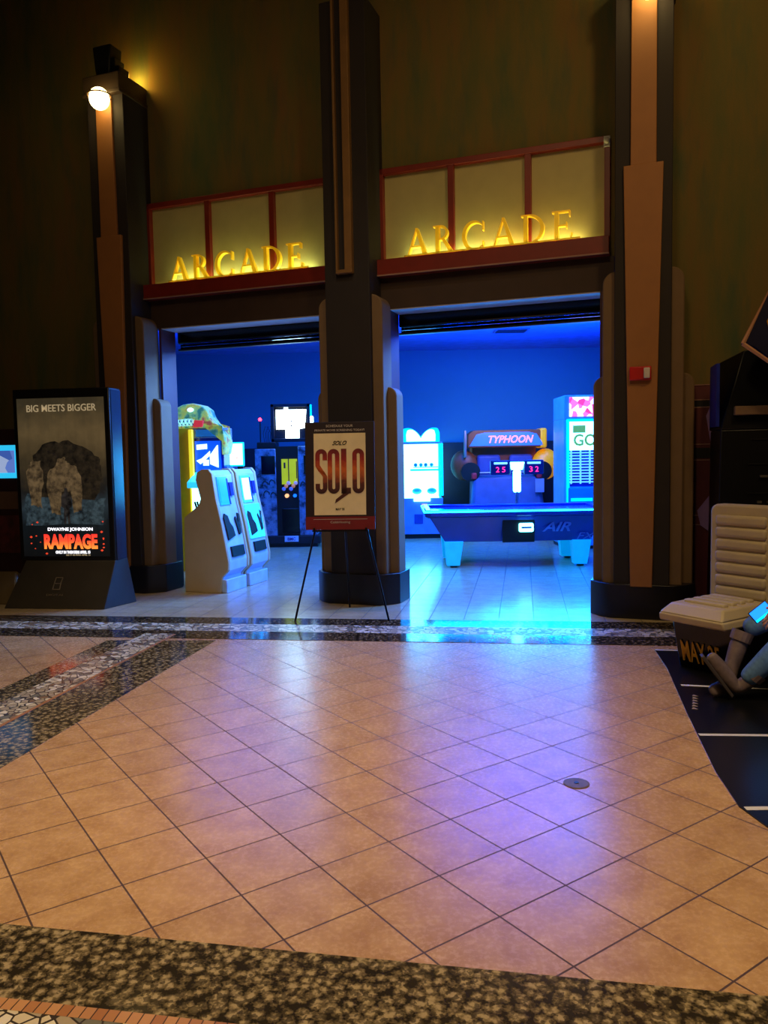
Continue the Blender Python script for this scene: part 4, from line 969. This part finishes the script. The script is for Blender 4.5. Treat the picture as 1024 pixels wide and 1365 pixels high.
# body: pelvis, spine, neck, head, arms (skin surface)
V = [(3.02, 4.92, .58), (3.06, 4.94, .78), (3.10, 4.96, .98), (3.08, 4.94, 1.10), (3.04, 4.92, 1.18), (3.01, 4.90, 1.27), (2.99, 4.88, 1.34),
     (2.93, 4.80, 1.05), (2.82, 4.72, .82), (2.62, 4.78, .66), (2.47, 4.84, .575),
     (3.24, 5.08, 1.05), (3.22, 5.10, .80), (3.00, 5.02, .66), (2.84, 4.98, .62)]
E_ = [(0, 1), (1, 2), (2, 3), (3, 4), (4, 5), (5, 6), (2, 7), (7, 8), (8, 9), (9, 10), (2, 11), (11, 12), (12, 13), (13, 14)]
rr = [.15, .14, .15, .075, .055, .085, .08, .06, .048, .038, .030, .06, .048, .038, .03]
skin_chain(V, E_, rr, 'body', M_skin, pe)
V = [(3.03, 4.92, .60), (3.06, 4.94, .78), (3.10, 4.96, .98), (3.08, 4.94, 1.09), (2.93, 4.80, 1.05), (2.82, 4.72, .82), (2.64, 4.77, .675), (2.54, 4.81, .62), (3.24, 5.08, 1.05), (3.22, 5.10, .80), (3.0, 5.02, .665)]
skin_chain(V, [(0, 1), (1, 2), (2, 3), (2, 4), (4, 5), (5, 6), (6, 7), (2, 8), (8, 9), (9, 10)], [.165, .155, .165, .085, .075, .063, .052, .05, .075, .063, .05], 'jacket', M_jack, pe)
# jeans: near leg stretched towards the left with the foot resting on its heel, other leg behind it
V = [(3.02, 4.93, .57), (2.92, 4.80, .57), (2.60, 4.70, .56), (2.42, 4.79, .34), (2.25, 4.88, .12), (2.95, 5.05, .56), (2.62, 5.03, .56), (2.33, 5.07, .40)]
skin_chain(V, [(0, 1), (1, 2), (2, 3), (3, 4), (0, 5), (5, 6), (6, 7)], [.15, .12, .10, .085, .058, .11, .085, .066], 'jeans', M_jean, pe)
# boots: near boot heel down, toe pointing up and left; far boot with a tall shaft
V = [(2.30, 4.86, .15), (2.215, 4.90, .075), (2.17, 4.90, .13), (2.10, 4.90, .22), (2.035, 4.90, .30)]
skin_chain(V, [(0, 1), (1, 2), (2, 3), (3, 4)], [.05, (.05, .052), (.046, .052), (.036, .050), (.022, .036)], 'boot', M_boot, pe)
MB().hexa([(2.185, 4.865, .035), (2.195, 4.935, .04), (2.005, 4.93, .30), (1.995, 4.87, .295)], [(2.17, 4.865, .018), (2.18, 4.935, .022), (1.985, 4.93, .29), (1.975, 4.87, .285)]).build('boot_sole', mat('boot sole rubber', (70, 60, 56), .7), pe, bev=.006)
MB().tube([(2.29, 4.86, .15), (2.32, 4.85, .19)], [.060, .066], 16).build('boot_cuff', M_boot, pe, smooth=False)
MB().tube([(2.30, 5.055, .34), (2.325, 5.06, .40)], [.066, .070], 16).build('boot_cuff', M_boot, pe, smooth=False)
V = [(2.315, 5.06, .385), (2.28, 5.05, .28), (2.23, 5.03, .15), (2.21, 5.02, .07), (2.14, 4.97, .055), (2.06, 4.93, .045)]
skin_chain(V, [(0, 1), (1, 2), (2, 3), (3, 4), (4, 5)], [.062, .058, .048, .05, (.042, .05), (.026, .04)], 'boot', M_boot, pe)
# head detail
MB().ball((2.985, 4.875, 1.31), .098, 20, 14, sy=1.05, sz=1.18).build('hair', mat('dark brown hair', (40, 28, 22), .8), pe, smooth=True)
fb = MB().ball((2.955, 4.85, 1.30), .085, 20, 14, sz=1.2); fb.ball((2.872, 4.80, 1.295), .014, 8, 6, sz=1.5); fb.build('face', M_skin, pe, smooth=True)
MB().ball((2.885, 4.835, 1.325), .010, 8, 6).ball((2.905, 4.785, 1.325), .010, 8, 6).build('eye', M_black, pe, smooth=True)
# hand: palm and five fingers closed around the phone
hv = [(2.47, 4.84, .575), (2.425, 4.85, .56), (2.39, 4.855, .555)]
skin_chain(hv, [(0, 1), (1, 2)], [.026, (.036, .018), (.034, .016)], 'hand', M_skin, pe)
fx0 = [(2.395, 4.84, .580), (2.39, 4.84, .560), (2.39, 4.84, .540), (2.395, 4.845, .522)]
for k, p in enumerate(fx0):
    L_ = (.030, .034, .032, .024)[k]
    skin_chain([p, (p[0]-L_, p[1]-.030, p[2]-.012), (p[0]-L_*1.6, p[1]-.032, p[2]-.035), (p[0]-L_*1.5, p[1]-.012, p[2]-.055)], [(0, 1), (1, 2), (2, 3)], [.0095, .009, .0085, .007], 'finger', M_skin, pe, 1)
skin_chain([(2.43, 4.835, .585), (2.40, 4.80, .605), (2.365, 4.79, .61), (2.34, 4.80, .605)], [(0, 1), (1, 2), (2, 3)], [.012, .0105, .0095, .008], 'thumb', M_skin, pe, 1)
ph = thing('phone', 'phone with a bright blue screen in the hand of the seated person', 'phone', (2.325, 4.83, .575))
pm_ = Matrix.Rotation(R(-38), 4, 'Y') @ Matrix.Rotation(R(-14), 4, 'X')
MB().box(-.066, .066, -.004, .006, -.040, .040).xf(pm_).build('phone_body', M_black, ph, bev=.003)
MB().box(-.061, .061, -.0055, -.004, -.036, .036).xf(pm_).build('phone_screen', mat('bright blue screen', (40, 130, 255), .3, emit=(25, 120, 255), estr=2.2), ph)
MB().box(-.061, .061, -.0065, -.0055, -.036, -.023).xf(pm_).build('screen_bar', mat('cyan screen bar', (20, 220, 255), .3, emit=(0, 190, 255), estr=3), ph)
light('phone_glow', 'POINT', (2.40, 4.62, .45), .35, (.1, .4, 1), .06)
